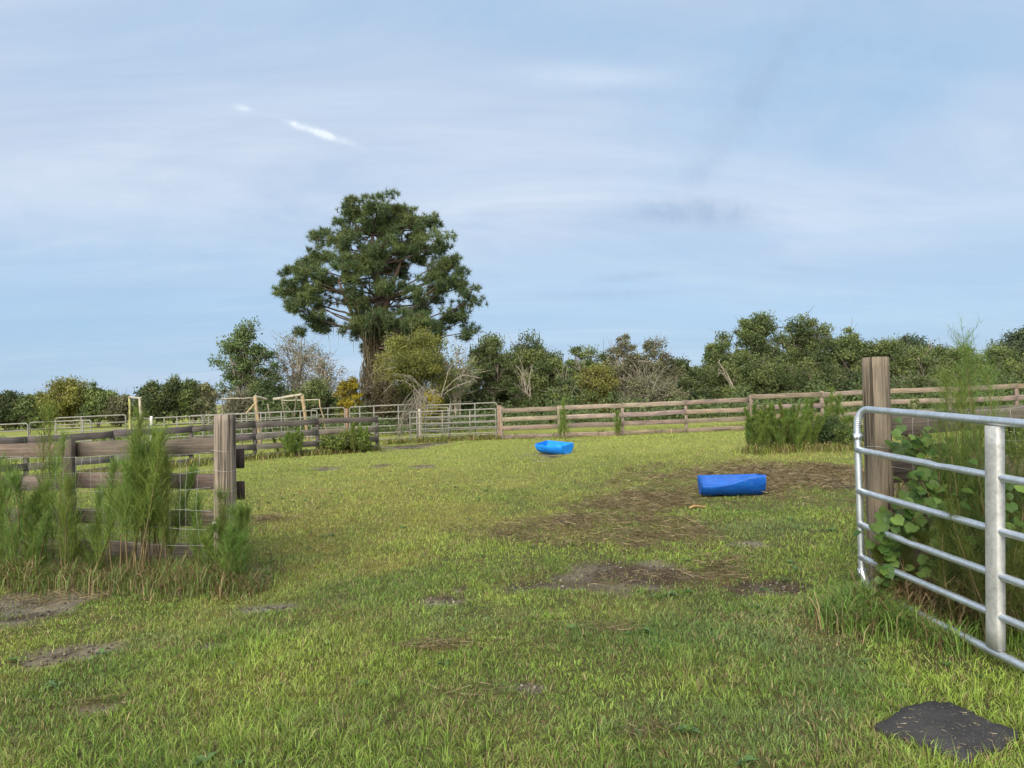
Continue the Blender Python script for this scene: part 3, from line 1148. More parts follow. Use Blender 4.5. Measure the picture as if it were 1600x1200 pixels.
GRP = 'pipe gates at the end of the pasture'
panel('pipe_gate', 'pale pipe gate standing in front of two other pipe gates beside the brown fence', 640, 29.9, 774, 29.5, 1.19, 6, (.08, .38, .70), .026, .04, GRP, .08, 'gate')
panel('pipe_gate', 'rearmost pipe gate with rounded top corners reaching the brown fence', 664, 31.2, 777, 30.9, 1.42, 6, (.34, .69), .027, .12, GRP, .16, 'gate')
panel('pipe_gate', 'narrow pipe gate turned edgeways between the other pipe gates', 658, 33.0, 700, 30.4, 1.3, 6, (), .028, .06, GRP, .08, 'gate')
G2 = 'pipe panels of the corral'
panel('pipe_fence', 'grey pipe panel nearest the yellow flowered bush, ending at the dead branches', 546, 31.5, 652, 31.0, 1.5, 6, (.15, .36, .72), .026)
panel('pipe_fence', 'short pipe panel between the leaning pipe frame and the double posts', 486, 33, 538, 32.5, 1.5, 6, (.5,), .026)
panel('pipe_fence', 'long pipe panel passing behind the cracked round post and under the timber arch', 318, 30, 495, 30.5, 1.42, 6, (.16, .33, .5, .68, .85), .026)
panel('pipe_fence', 'white topped pipe panel between the hitching arch and the cracked round post', 236, 29.5, 316, 29.8, 1.42, 6, (.25, .5), .026)
panel('pipe_fence', 'pipe panel seen over the dark fence at the edge of the photograph', -60, 28.5, 43, 28.8, 1.42, 6, (.4,), .027)
panel('pipe_fence', 'pipe panel behind the feathery weeds, the nearer of two', 46, 29, 142, 29.2, 1.45, 6, (.42, .86), .027)
panel('pipe_fence', 'farther pipe panel seen between the rails of the nearer one', 86, 31.0, 196, 31.0, 1.58, 6, (.37,), .027)
panel('pipe_fence', 'pipe panel set back behind the long corral panel', 296, 36.5, 444, 36.5, 1.38, 6, (.2, .4, .6, .8), .026)
panel('pipe_fence', 'slanting pipe panel beside the hitching arch', 205, 31, 233, 29.6, 1.42, 5, (), .026)
M_POLE = m_bark('peeled_timber')


def frame_thing(name, label, parts, cat='frame', group=None):
    p0 = at(*parts[0][1])
    o = empty(name, [p0[0], p0[1], float(zt(p0[0], p0[1]))], label, cat, group)
    for nm, a, b, r, col in parts:
        A, B = at(*a), at(*b)
        if nm == 'post':
            lo = A if A[2] < B[2] else B
            hi = B if A[2] < B[2] else A
            z = float(zt(lo[0], lo[1])) - .1
            k = (hi[2] - z) / max(.1, hi[2] - lo[2])
            A, B = hi + (lo - hi) * k, hi
        n = 7
        u = np.linspace(0, 1, n)[:, None]
        P = A + (B - A) * u + R.normal(0, .01, (n, 3))
        MB().tube(P, r * .82 * (1 + .06 * R.normal(size=n)), 8, col).build(nm, M_POLE, o, smooth=True)
    return o


tanc, whc, gyc = (.30, .225, .135), (.31, .28, .215), (.17, .155, .115)
FG = 'frames standing in the corral'
frame_thing('timber_frame', 'thick peeled timber arch with broken sloping top beams', [
    ('post', (399, 619, 30.8), (406, 688, 30.8), .085, tanc), ('post', (472, 616, 31.2), (478, 660, 31.2), .085, tanc),
    ('beam', (399, 619, 30.75), (418, 623.5, 31.2), .06, whc), ('beam', (428, 624, 31.1), (473, 616, 31.15), .075, whc),
    ('brace', (402, 628, 30.8), (382, 648, 30.6), .05, tanc), ('brace', (463, 620, 31.6), (460, 652, 31.8), .05, gyc)], group=FG)
frame_thing('pipe_arch', 'square grey pipe frame just behind the timber arch beside the leafy tree', [
    ('post', (346.5, 623, 32), (349, 655, 32), .035, gyc), ('post', (397, 622, 32.4), (400, 660, 32.4), .035, gyc), ('beam', (346, 623, 32), (398, 622, 32.4), .035, whc),
    ('post', (418, 630, 33), (424, 660, 33), .04, gyc)], group=FG)
frame_thing('pipe_arch', 'leaning pale pipe frame with a slanted brace beyond the timber arch', [
    ('post', (440, 626, 32.6), (447, 658, 32.6), .035, gyc), ('post', (499, 624, 32.6), (505, 652, 32.6), .035, tanc), ('beam', (440, 626, 32.6), (500, 624, 32.6), .035, whc),
    ('brace', (442, 628, 32.6), (461, 651, 32.8), .03, gyc)], group=FG)
frame_thing('hitching_arch', 'narrow timber arch of two poles rising above the white topped panels', [
    ('post', (202, 622, 30.8), (203, 655, 30.8), .055, (.30, .29, .12)), ('post', (218.5, 622, 30.0), (219.5, 668, 30.0), .065, whc), ('beam', (201, 621, 30.8), (220, 621.5, 30.0), .045, whc),
    ('brace', (219, 624, 30.05), (223.5, 646, 30.9), .04, tanc)], group=FG)


def plain_post(name, label, px, d, h, r, col, cat='post'):
    p = foot(px, d)
    P = np.stack([np.full(6, p[0]), np.full(6, p[1]), p[2] + np.linspace(-.1, h, 6)], 1)
    o = MB().tube(P, r, 10, col).build(name, M_POLE, smooth=True)
    return tag(o, label, cat, 'short posts of the corral')


plain_post('corral_post', 'white post beside the hitching arch', 236, 29.4, 1.5, .05, (.50, .49, .45))
plain_post('corral_post', 'brown double post between the corral panels near the yellow bush', 541.5, 31.8, 1.45, .065, (.22, .14, .09))
plain_post('corral_post', 'pale post where the pipe gates meet the branches', 655, 30.2, 1.3, .05, (.40, .36, .28))
plain_post('corral_post', 'brown post joining the pipe gates to the back fence', 780, 29.5, 1.32, .085, (.22, .15, .11))


# ------------------------------------------------------------------ blue troughs: halves of a plastic barrel
def trough(label, p, yaw, L, r, matl, dip, tilt=0, pitch=0):
    nu, na = 34, 22
    o = bpy.data.objects.new('feed_trough', None)
    o.location = Vector(p)
    o.rotation_euler = (tilt, pitch, yaw)
    C.objects.link(o)
    tag(o, label, 'trough', 'blue barrel troughs in the pasture')

    def sheet(rr, Lh, inner):
        V = []
        us = np.linspace(-Lh, Lh, nu)
        for u in us:
            x = u / Lh
            rad_ = rr * (1 - .07 * max(0, (abs(x) - .86) / .14) ** 2) * (1 + .012 * math.cos(x * 9))
            fr = dip(x)              # lowering of the front rim
            a0 = math.pi + fr        # front rim angle
            for a in np.linspace(a0, 2 * math.pi + .05, na):
                V.append((u, rad_ * math.cos(a), rr + rad_ * math.sin(a) * .98))
        return np.array(V)
    t = .009
    Vo, Vi = sheet(r, L / 2, 0), sheet(r - t, L / 2 - t, 1)
    Vi[:, 2] += t
    N = len(Vo)
    i = np.arange(nu - 1)[:, None] * na
    j = np.arange(na - 1)[None, :]
    Q = np.stack([i + j, i + na + j, i + na + j + 1, i + j + 1], -1).reshape(-1, 4)
    m = MB()
    m.add(np.concatenate([Vo, Vi]), Q)
    m.f.append(Q[:, ::-1] + N)
    # rims
    for e in (0, na - 1):
        k = np.arange(nu - 1) * na + e
        q = np.stack([k, k + na, k + na + N, k + N], -1)
        m.f.append(q if e else q[:, ::-1])
    # end walls: fans for outer and inner
    for s, rg in ((0, np.arange(na)), (1, (nu - 1) * na + np.arange(na))):
        m.f.append((rg if s else rg[::-1])[None])
        m.f.append(((rg[::-1] if s else rg) + N)[None])
        m.f.append(np.array([[rg[0], rg[-1], rg[-1] + N, rg[0] + N]]) if s else np.array([[rg[-1], rg[0], rg[0] + N, rg[-1] + N]]))
    b = m.build('barrel_half', matl, None, smooth=False)
    b.parent = o
    me = b.data
    sm = np.array([p_.loop_total == 4 for p_ in me.polygons])
    me.polygons.foreach_set('use_smooth', sm)
    return o


trough('deep blue trough cut from a barrel, lying on brown hay', (TR1[0], TR1[1] + .22, float(zt(TR1[0], TR1[1])) - .01), rad(-7), .92, .30, M_BLUE1,
       lambda x: .52 * (1 - (lambda t: t * t * (3 - 2 * t))(min(1, max(0, (x + .55) / 1.4)))) - .03, tilt=rad(-5), pitch=rad(-.8))
trough('bright blue trough farther off on yellow green grass', (TR2[0], TR2[1], float(zt(TR2[0], TR2[1])) - .01), rad(-40), .92, .30, M_BLUE2, lambda x: .10 + .05 * math.cos(x * 2), tilt=rad(3), pitch=rad(3.5))

# ------------------------------------------------------------------ rubber mat and bits on the ground
def rubber_mat():
    c = MATP.mean(0)
    n = len(MATP)
    pts = []
    for i in range(n):
        a, b = MATP[i], MATP[(i + 1) % n]
        for t in (0, .25, .5, .75):
            pts.append(a + (b - a) * t + R.normal(0, .005, 3))
    pts = np.array(pts)
    AA = np.c_[MATP[:, :2], np.ones(n)]
    pl = np.linalg.lstsq(AA, zt(MATP[:, 0], MATP[:, 1]), rcond=None)[0]
    flat = lambda q: q[:, 0] * pl[0] + q[:, 1] * pl[1] + pl[2]
    pts[:, 2] = flat(pts) + .018
    k = len(pts)
    z = np.array([0, 0, .011])
    rings = [pts - [0, 0, .03], pts + z * .6, c + (pts - c) * .985 + z]
    for f in (.75, .5, .25):
        q = c + (pts - c) * f
        q[:, 2] = flat(q) + .029 + .003 * R.random()
        rings.append(q)
    m = MB()
    V = np.concatenate(rings)
    i = np.arange(len(rings) - 1)[:, None] * k
    j = np.arange(k)[None, :]
    kk = (j + 1) % k
    m.add(V, np.stack([i + j, i + k + j, i + k + kk, i + kk], -1).reshape(-1, 4))
    m.f.append((len(V) - k + np.arange(k))[None, ::-1])
    o = m.build('rubber_mat', M_RUBBER)
    tag(o, 'black rubber mat half overgrown by grass below the steel gate', 'mat')


rubber_mat()


def scrap(name, label, cat, px, py, L, w_, col, yaw, tilt=.1):
    p = gp(px, py)
    t = np.linspace(0, 1, 9)
    V = []
    for u in t:
        ww = w_ * (math.sin(u * math.pi) ** .6 + .15) * .5
        x = (u - .5) * L
        z = .03 + .02 * math.sin(u * 5) + tilt * x
        for s in (-1, 0, 1):
            V.append((x, s * ww, z + (.012 if s == 0 else 0)))
            V.append((x, s * ww, z + (.012 if s == 0 else 0) - .006))
    V = np.array(V)
    ca, sa = math.cos(yaw), math.sin(yaw)
    W = np.stack([V[:, 0] * ca - V[:, 1] * sa + p[0], V[:, 0] * sa + V[:, 1] * ca + p[1], V[:, 2] + p[2]], 1)
    f = []
    for i in range(8):
        a = i * 6
        for s in (0, 2):
            f.append((a + s, a + s + 6, a + s + 8, a + s + 2))
            f.append((a + s + 1, a + s + 3, a + s + 9, a + s + 7))
        f.append((a, a + 1, a + 7, a + 6))
        f.append((a + 4, a + 10, a + 11, a + 5))
    o = MB().add(W, np.array(f), col).build(name, M_BARK, smooth=True)
    tag(o, label, cat)


scrap('palm_husk', 'orange brown husk lying in the grass before the deep blue trough', 'husk', 1090, 795, .26, .07, (.42, .24, .10), .3)
scrap('paper_scrap', 'small white scrap at the foot of the weeds', 'scrap', 108, 901, .07, .055, (.8, .8, .74), .8)


# ------------------------------------------------------------------ trees
def curve(a, b, bend, n=7):
    a, b = np.asarray(a, float), np.asarray(b, float)
    t = np.linspace(0, 1, n)[:, None]
    c = (a + b) / 2 + np.asarray(bend, float)
    return (1 - t) ** 2 * a + 2 * t * (1 - t) * c + t * t * b


OLIVE, DARK, YG, GREYG, LEAFY, BLUISH = (np.array(c) * 1.45 for c in ((.076, .104, .038), (.040, .056, .024), (.150, .150, .040), (.105, .105, .066), (.062, .090, .034), (.045, .066, .040)))
BK, BKP, BKD = np.array([.15, .125, .10]), np.array([.27, .235, .185]), np.array([.09, .075, .06])
TG = 'trees and shrubs behind the pasture fence'


def tree(label, px, top, hw, d, col, dens=1.0, bark=BK, low=.12, stems=3, leaf=.15, name='broadleaf_tree', cat='tree', group=TG, bare=0, clump=.2, K=None, var=.35, shape=1.0, hi=None):
    p = foot(px, d)
    zt_ = at(px, top, d)[2]
    H = zt_ - p[2]
    W = hw * d / FPX
    o = empty(name, p, label, cat, group)
    zc, rz = p[2] + H * (low + (1 - low) * .5), H * (1 - low) * .5
    K = int((K or int(34 + 10 * W)) * 1.35)
    # clump centres: biased to the shell, ragged outline
    u = R.normal(size=(K, 3))
    u /= np.linalg.norm(u, axis=1)[:, None]
    rr = R.random(K) ** .42 * (.80 + .28 * R.random(K))
    cz = u[:, 2] * rr
    taper = 1 - np.clip(cz, 0, 1) * .35 * shape
    cen = np.stack([p[0] + u[:, 0] * rr * W * taper, p[1] + u[:, 1] * rr * W * .9 * taper, zc + cz * rz * (1.0 - clump * .3)], 1)
    # trunk(s) and limbs
    m = MB()
    tops = []
    for s_ in range(stems):
        e = np.array([p[0] + R.normal(0, W * .22), p[1] + R.normal(0, W * .2), p[2] + H * (.55 + .25 * R.random())])
        st_ = p + np.array([R.normal(0, .12), R.normal(0, .12), -.1])
        P = curve(st_, e, R.normal(0, W * .10, 3), 9) + R.normal(0, .03, (9, 3))
        r0 = (.022 * H) / (stems ** .4)
        cj = bark * (.8 + .4 * R.random())
        m.tube(P, np.linspace(r0, r0 * .35, 9), 7, cj)
        tops.append(P)
    for c in cen[:int(K * .9)]:
        P = tops[R.integers(len(tops))]
        zs = P[:, 2]
        want = c[2] - (.25 + .3 * R.random()) * H * .5
        i = int(np.argmin(abs(zs - want)))
        a = P[i]
        q = curve(a, c, np.array([0, 0, .08 * H * (R.random() - .2)]), 6)
        r0 = .006 * H * (.6 + .6 * R.random())
        m.tube(q, np.linspace(r0, .012, 6), 5, bark * (.8 + .4 * R.random()), False)
        for _ in range(3 + bare):
            e2 = c + R.normal(size=3) * clump * W * (1.1 + .4 * (bare > 0))
            m.tube(curve(q[4], e2, R.normal(0, .05, 3), 4), np.array([.010, .009, .007, .004]) * (.8 + .02 * d), 4, bark * (.6 + .5 * R.random()), False)
    m.build('trunk', M_BARK, o)
    # foliage
    leaf *= .78
    per = int(330 * dens * (W / 2.0) ** .5 * (.15 / leaf) ** .7)
    sc = clump * W * (.6 + .8 * R.random(K))
    Pl, Cl = [], []
    tint = R.random(K)
    hic = hi if hi is not None else YG
    for k in range(K):
        n = max(4, int(per * (.4 + 1.1 * R.random()) * (sc[k] / (clump * W))))
        g = R.normal(size=(n, 3)) * np.array([1, 1, .72]) * sc[k] * (.5 + .3 * R.random())
        g = np.clip(g, -1.25 * sc[k], 1.25 * sc[k])
        Pl.append(cen[k] + g)
        base = col * (1 - var + 2 * var * tint[k])
        base = base + (hic - base) * (.30 * max(0, tint[k] - .45) / .55)
        cc = base * (.7 + .6 * R.random((n, 1)))
        Cl.append(cc)
    Pl, Cl = np.concatenate(Pl), np.concatenate(Cl)
    ok = Pl[:, 2] > zt(Pl[:, 0], Pl[:, 1]) + .05
    Pl, Cl = Pl[ok], Cl[ok]
    MB().leaves(Pl, leaf * (.6 + .8 * R.random(len(Pl))), .55, Cl, .2).build('crown', M_LEAF, o)
    return o


def pine():
    d, px = 50.0, 590
    p = foot(px, d)
    zz = lambda py: at(px, py, d)[2]
    H = zz(312) - p[2]
    o = empty('pine_tree', p, 'tall broad pine towering over the corral, its lower trunk wrapped in vines', 'tree')
    s = d / FPX
    # envelope: image row -> half width left / right, metres
    rows = np.array([312, 322, 345, 372, 400, 425, 452, 480, 505, 530, 548])
    lf = np.array([10, 42, 58, 98, 128, 142, 150, 136, 118, 80, 30]) * s
    rt = np.array([16, 50, 76, 98, 108, 126, 146, 150, 146, 110, 40]) * s
    trunk = MB()
    tp = np.stack([p[0] + np.array([0, .1, -.1, .15, .25, .1, -.15, -.1]), np.full(8, p[1]), p[2] + H * np.array([-.01, .14, .30, .42, .55, .70, .85, .96])], 1)
    trunk.tube(tp, [.50, .42, .36, .32, .26, .18, .11, .05], 12, BKD * 1.1)
    t2 = curve(tp[3], [p[0] + 1.9, p[1] + .3, zz(395)], (-.1, 0, .2), 8)
    trunk.tube(t2, np.linspace(.26, .08, 8), 8, np.array([.15, .10, .075]))
    t3 = curve(tp[2], [p[0] - 2.3, p[1] - .5, zz(440)], (-.2, 0, -.1), 8)
    trunk.tube(t3, np.linspace(.22, .07, 8), 8, np.array([.13, .095, .075]))
    cl = []
    for i in range(74):
        py = 330 + (540 - 330) * R.random() ** .85
        a = R.random() * 2 * np.pi
        L, Rr = np.interp(py, rows, lf), np.interp(py, rows, rt)
        Wd = Rr if math.cos(a) > 0 else L
        rr = (.25 + .6 * R.random())
        if py > 530 and rr < .3:
            continue
        cl.append(np.array([p[0] + .1 + math.cos(a) * Wd * rr, p[1] + math.sin(a) * .5 * (L + Rr) * rr, zz(py)]))
    # tips read off the outline so the silhouette keeps its lobes
    for px_, py_ in ((446, 452), (462, 470), (470, 408), (455, 418), (497, 375), (510, 372), (545, 330), (560, 322), (590, 318), (612, 322), (634, 326), (655, 352), (668, 350), (690, 378), (700, 402), (712, 420), (738, 452), (735, 470),
                     (728, 500), (738, 515), (690, 515), (480, 500), (500, 505), (470, 485), (640, 340), (530, 350), (720, 440), (430 + 20, 460), (700, 450), (690, 430)):
        c = at(px_, py_, d + R.normal(0, .8))
        cl.append(c)
    boughs = np.array(cl)
    cl, bt, own = [], [], []
    for b in boughs:
        tone = R.random()
        out = (b - [p[0], p[1], b[2] - 1.2])
        out /= np.linalg.norm(out)
        for q in range(R.integers(4, 8)):
            cl.append(b - out * .35 + R.normal(0, .52, 3) * np.array([1, 1, .6]))
            bt.append(tone)
            own.append(b)
    cl = np.array(cl)
    br = np.array([.10, .072, .055])
    for c in boughs:
        stem = (tp, t2, t3)[R.choice(3, p=[.62, .24, .14])]
        drop = .12 * np.linalg.norm(c[:2] - p[:2]) + .4
        i = int(np.argmin(abs(stem[:, 2] - (c[2] - drop - R.random() * 1.0))))
        q = curve(stem[i], c, (R.normal(0, .2), R.normal(0, .2), -.2 + .3 * R.normal()), 9) + R.normal(0, .06, (9, 3))
        trunk.tube(q, np.linspace(.075, .025, 9), 5, br * (.7 + .5 * R.random()), False)
    for c, b in zip(cl, own):
        trunk.tube(curve(b, c, R.normal(0, .08, 3), 4), [.025, .02, .016, .01], 4, br * (.7 + .5 * R.random()), False)
    trunk.build('trunk', M_BARK, o)
    # needle tufts
    T, tc = [], []
    for c, tone in zip(cl, bt):
        k = R.integers(9, 20)
        r = .38 + .34 * R.random()
        g = R.normal(size=(k, 3))
        g /= np.linalg.norm(g, axis=1)[:, None]
        g *= (R.random((k, 1)) ** .4) * np.array([1, 1, .62]) * r
        T.append(c + g)
        tn = .6 * tone + .4 * R.random()
        tc.append(np.tile(np.array([.063, .094, .036]) * (.7 + .75 * tn) + np.array([.05, .036, 0]) * max(0, R.random() - .35), (k, 1)))
    T, tc = np.concatenate(T), np.concatenate(tc)
    nn = 26
    P = np.repeat(T, nn, 0)
    D = R.normal(size=(len(P), 3))
    D[:, 2] += .55
    D /= np.linalg.norm(D, axis=1)[:, None]
    D *= (.26 + .16 * R.random((len(P), 1)))
    cc = np.repeat(tc, nn, 0) * (.75 + .5 * R.random((len(P), 1)))
    MB().slivers(P, D, .018, cc).build('crown', M_NEEDLE, o)
    # vines hanging down the lower trunk
    n = 11000
    z = p[2] + H * (.02 + .50 * R.random(n) ** 1.35)
    a = R.random(n) * 6.283
    a = np.where(R.random(n) < .75, np.floor(a * 1.6) / 1.6 + R.normal(0, .09, n), a)
    rr = (.38 + .38 * R.random(n)) * (1.0 + .45 * np.sin(np.floor(a * 1.6) * 2.3)) * (1.35 - 1.7 * (z - p[2]) / H)
    P = np.stack([p[0] + rr * np.cos(a) * 1.25, p[1] + rr * np.sin(a), z], 1)
    D = np.stack([R.normal(0, .12, n), R.normal(0, .12, n), -.45 - .5 * R.random(n)], 1)
    t = R.random((n, 1))
    cc = np.array([.10, .088, .05]) * (1 - t) + np.array([.17, .135, .085]) * t
    m = MB().slivers(P, D, .028, cc)
    # beards of moss below the lower limbs
    n = 1500
    k = R.integers(len(cl), size=n)
    lowc = cl[k]
    ok = (lowc[:, 2] < zz(470)) & (abs(lowc[:, 0] - p[0]) < 3.2)
    lowc = lowc[ok]
    n = len(lowc)
    m.slivers(lowc + R.normal(0, .35, (n, 3)), np.stack([R.normal(0, .05, n), R.normal(0, .05, n), -.5 - .7 * R.random(n)], 1), .022, np.array([.13, .125, .085]))
    m.build('vines', M_LEAF, o)


pine()

T_ = tree
# beyond the corral: the distant wood edge
FARG = 'distant trees beyond the corral'
far = [(-60, 604, 40, OLIVE, 'olive tree at the very edge of the distant wood beyond the corral'), (8, 611, 34, DARK, 'dark low tree at the edge of the distant wood over the dark fence'),
       (55, 611, 26, OLIVE, 'small rounded olive tree beside the sunlit distant tree'), (112, 590, 40, YG * .8, 'sunlit yellow green distant tree with the highest crown over the dark fence'),
       (152, 597, 26, OLIVE * 1.1, 'olive distant tree touching the yellow green one, sloping to the low gap'), (187, 614, 24, GREYG * .8, 'low greyish tree in the gap of the distant wood behind the hitching arch'),
       (237, 595, 28, DARK * 1.1, 'dark green tree just beyond the hitching arch'), (272, 590, 26, DARK * .95, 'dark full tree between the hitching arch and the grey bush'),
       (300, 588, 24, OLIVE * .8, 'olive dark tree above the cracked round post'), (322, 592, 22, GREYG, 'grey brown half bare bush beside the leafy tree')]
for px, top, hw, col, lb in far:
    T_(lb, px, top, hw, 88, col, 1.25, BK, .02, 2, .30, group=FARG, clump=.24)
# the nearer line
T_('open leafy tree with sky showing through, standing alone beside the corral', 384, 494, 50, 45, LEAFY, .62, BKP, .18, 2, .17, clump=.17, K=62, shape=1.1, hi=np.array([.12, .14, .05]))
T_('thin pale tree almost bare of leaves beside the pine', 462, 507, 42, 47, GREYG * 1.15, .16, BKP * 1.15, .15, 4, .13, bare=3, clump=.2, K=46, hi=np.array([.17, .14, .09]))
T_('bare pale sapling right beside the pine under its low limbs', 508, 528, 36, 46, GREYG * 1.1, .12, BKP * 1.15, .1, 4, .13, bare=3, clump=.22, K=40, hi=np.array([.17, .14, .09]))
T_('dense green shrub at the foot of the open leafy tree', 420, 585, 52, 43, LEAFY * .85, .9, BK, .02, 3, .14, 'shrub', 'shrub')
T_('olive shrub under the bare pale saplings', 492, 590, 44, 43, OLIVE * .85, .9, BK, .02, 3, .14, 'shrub', 'shrub')
T_('grey brown thicket of twigs behind the timber arch', 372, 610, 40, 41, GREYG, .35, BK * 1.3, .02, 5, .13, 'shrub', 'shrub', bare=3)
T_('yellow flowering bush at the foot of the pine', 546, 590, 22, 41, np.array([.20, .165, .02]), .8, BK, .3, 3, .12, 'flowering_bush', 'bush', hi=np.array([.42, .31, .015]))
T_('brown twiggy shrub against the pine trunk', 600, 585, 36, 42.5, np.array([.10, .085, .045]), .55, BK * 1.3, .02, 6, .13, 'shrub', 'shrub', bare=3)
T_('feathery yellow green tree on pale curved stems before the pine', 655, 511, 62, 40.5, np.array([.165, .175, .045]), 1.1, BKP * 1.25, .34, 6, .12, 'willow_tree', bare=0, clump=.2, K=60, hi=np.array([.20, .19, .045]))
T_('half bare tree of pale spreading branches beyond the pipe gates', 712, 535, 44, 41.5, OLIVE * 1.1, .16, BKP * 1.35, .3, 5, .13, bare=3, clump=.2, K=34)
T_('yellow bush glowing over the pipe gates', 676, 610, 24, 37.5, np.array([.21, .185, .02]), .8, BK, .1, 3, .11, 'flowering_bush', 'bush', hi=np.array([.40, .31, .02]))
T_('very dark shrub behind the pipe gates', 720, 575, 48, 47, DARK * .8, 1.2, BKD, .0, 3, .17, 'shrub', 'shrub')
T_('dark shrub filling the gap behind the pine', 640, 590, 50, 52, DARK * .9, 1.1, BKD, .0, 3, .17, 'shrub', 'shrub')
T_('dark filling tree between the pointed tree and the broad lacy one', 798, 555, 46, 48, DARK * 1.2, 1.1, BKD, .0, 3, .17)
T_('dark low tree under the right side of the broad lacy tree', 868, 575, 44, 48, DARK * 1.2, 1.1, BKD, .0, 3, .17)
T_('low olive tree in the middle dip of the wood line', 935, 545, 46, 49, OLIVE * .8, 1.0, BK, .0, 3, .17)
T_('low dark tree behind the bare grey brush', 1005, 558, 52, 49, OLIVE * .75, 1.1, BK, .0, 3, .17)
T_('dark tree behind the gap before the tall wood', 1085, 560, 40, 49, OLIVE * .7, 1.1, BK, .0, 3, .17)
T_('dense dark green tree with a pointed crown just past the pipe gates', 768, 512, 42, 46, OLIVE * .72, 1.0, BK, .08, 3, .16)
T_('broad dark tree with lacy right edge and pale forked trunk', 828, 514, 48, 45, OLIVE * .75, .85, BKP, .08, 3, .16, K=60)
T_('smaller dark tree leaning off the broad lacy one', 866, 546, 32, 45.5, OLIVE * .8, .8, BK, .05, 2, .15)
T_('slender tree with tufted twigs in the dip of the wood', 903, 528, 28, 46, OLIVE * 1.05, .42, BKP, .1, 3, .15, bare=1)
T_('bright yellow green shrub in the dip of the wood', 930, 560, 42, 43, YG * .75, .85, BK, .02, 4, .14, 'shrub', 'shrub')
T_('olive shrub with white thin trunks over the brown fence', 888, 582, 36, 42.5, OLIVE, .7, BKP, .02, 4, .14, 'shrub', 'shrub', bare=1)
T_('grey green tree with a thin raised top shoot', 975, 520, 34, 46, GREYG * .85, .5, BKP, .1, 4, .15, bare=2)
T_('greyish tree with twiggy crown next to the tall wood', 1022, 526, 40, 46, GREYG * .8, .7, BKP, .05, 4, .15, bare=2)
T_('bare grey brush heap over the brown fence', 1015, 585, 52, 42, GREYG * .85, .38, BKP, .0, 6, .13, 'shrub', 'shrub', bare=4)
T_('low green tree in the notch before the tall wood', 1058, 550, 30, 47, LEAFY * .85, .9, BK, .0, 3, .16)
T_('dark low brush in the notch before the tall wood', 1075, 590, 36, 43, DARK, 1.0, BKD, .0, 3, .15, 'shrub', 'shrub')
T_('first tree of the tall wood, with an airy outer crown', 1122, 512, 32, 46, OLIVE * .85, .6, BKP, .1, 3, .16)
T_('tallest tree of the wood with a domed crown', 1185, 477, 48, 46, OLIVE * .85, .95, BK, .1, 3, .16, K=66)
T_('second tall domed tree of the wood, fuller and darker', 1262, 483, 48, 46.5, OLIVE * .78, 1.05, BK, .1, 3, .16, K=66)
T_('dark shrubby tree with a white fallen stem below the airy crown', 1128, 565, 44, 43.5, OLIVE * .62, 1.0, BKP, .0, 3, .15)
T_('olive understorey tree below the tallest tree', 1196, 555, 50, 43.5, OLIVE * .75, 1.0, BK, .0, 3, .15)
T_('leafy understorey tree below the second tall dome', 1262, 560, 48, 43.5, OLIVE * .7, 1.0, BK, .0, 3, .15)
T_('full olive tree closing the gap past the second tall dome', 1300, 545, 46, 48, OLIVE * .8, 1.05, BK, .0, 3, .17)
T_('tall olive tree in the wood behind the round timber post top', 1362, 528, 44, 48, OLIVE * .85, 1.05, BK, .0, 3, .17)
T_('olive tree in the wood before the distant dark treetop', 1470, 536, 46, 48, OLIVE * .9, 1.05, BK, .0, 3, .17)
T_('rounded tree between the tall domes and the round timber post', 1335, 508, 42, 46, OLIVE * .82, .95, BK, .08, 3, .16)
T_('dark understorey tree right beside the round timber post', 1322, 572, 46, 43, DARK * 1.1, 1.0, BK, .0, 3, .15)
T_('olive tree directly behind the round timber post', 1388, 524, 44, 45, OLIVE * .85, .95, BK, .05, 3, .16)
T_('olive tree with bare pale twigs just past the round timber post', 1440, 534, 44, 45, OLIVE * .9, .9, BKP, .05, 3, .15, bare=1)
T_('dark shrub with a bare branching stem behind the brown fence and gate', 1425, 586, 46, 42, DARK * 1.15, .9, BKP, .0, 3, .15, 'shrub', 'shrub', bare=1)
T_('yellowish tree behind the tall feathery weed', 1498, 536, 42, 45, OLIVE * 1.0, .95, BK, .05, 3, .16)
T_('leafy tree over the steel gate beyond the tall feathery weed', 1565, 534, 46, 45, OLIVE * 1.0, .95, BK, .02, 3, .16)
T_('low dark bush under the trees over the steel gate', 1545, 585, 60, 42, OLIVE * .75, .9, BK, .0, 3, .15, 'shrub', 'shrub')
T_('last tree of the wood at the picture edge over the gate', 1640, 540, 50, 45, OLIVE * .95, .95, BK, .0, 3, .16)
T_('dark shrub beyond the picture edge tree', 1720, 545, 60, 45, OLIVE * .9, .95, BK, .0, 3, .16)
T_('distant dark treetop rising behind the wood past the round timber post', 1418, 524, 52, 95, BLUISH * .85, 1.2, BKD, .1, 2, .32, group='distant trees behind the wood')
T_('distant dark high treetop at the picture edge above the gate', 1600, 512, 48, 90, BLUISH * .8, 1.3, BKD, .1, 2, .32, group='distant trees behind the wood')
T_('tall distant tree past the picture edge', 1680, 500, 60, 90, BLUISH * .8, 1.2, BKD, .1, 2, .32, group='distant trees behind the wood')


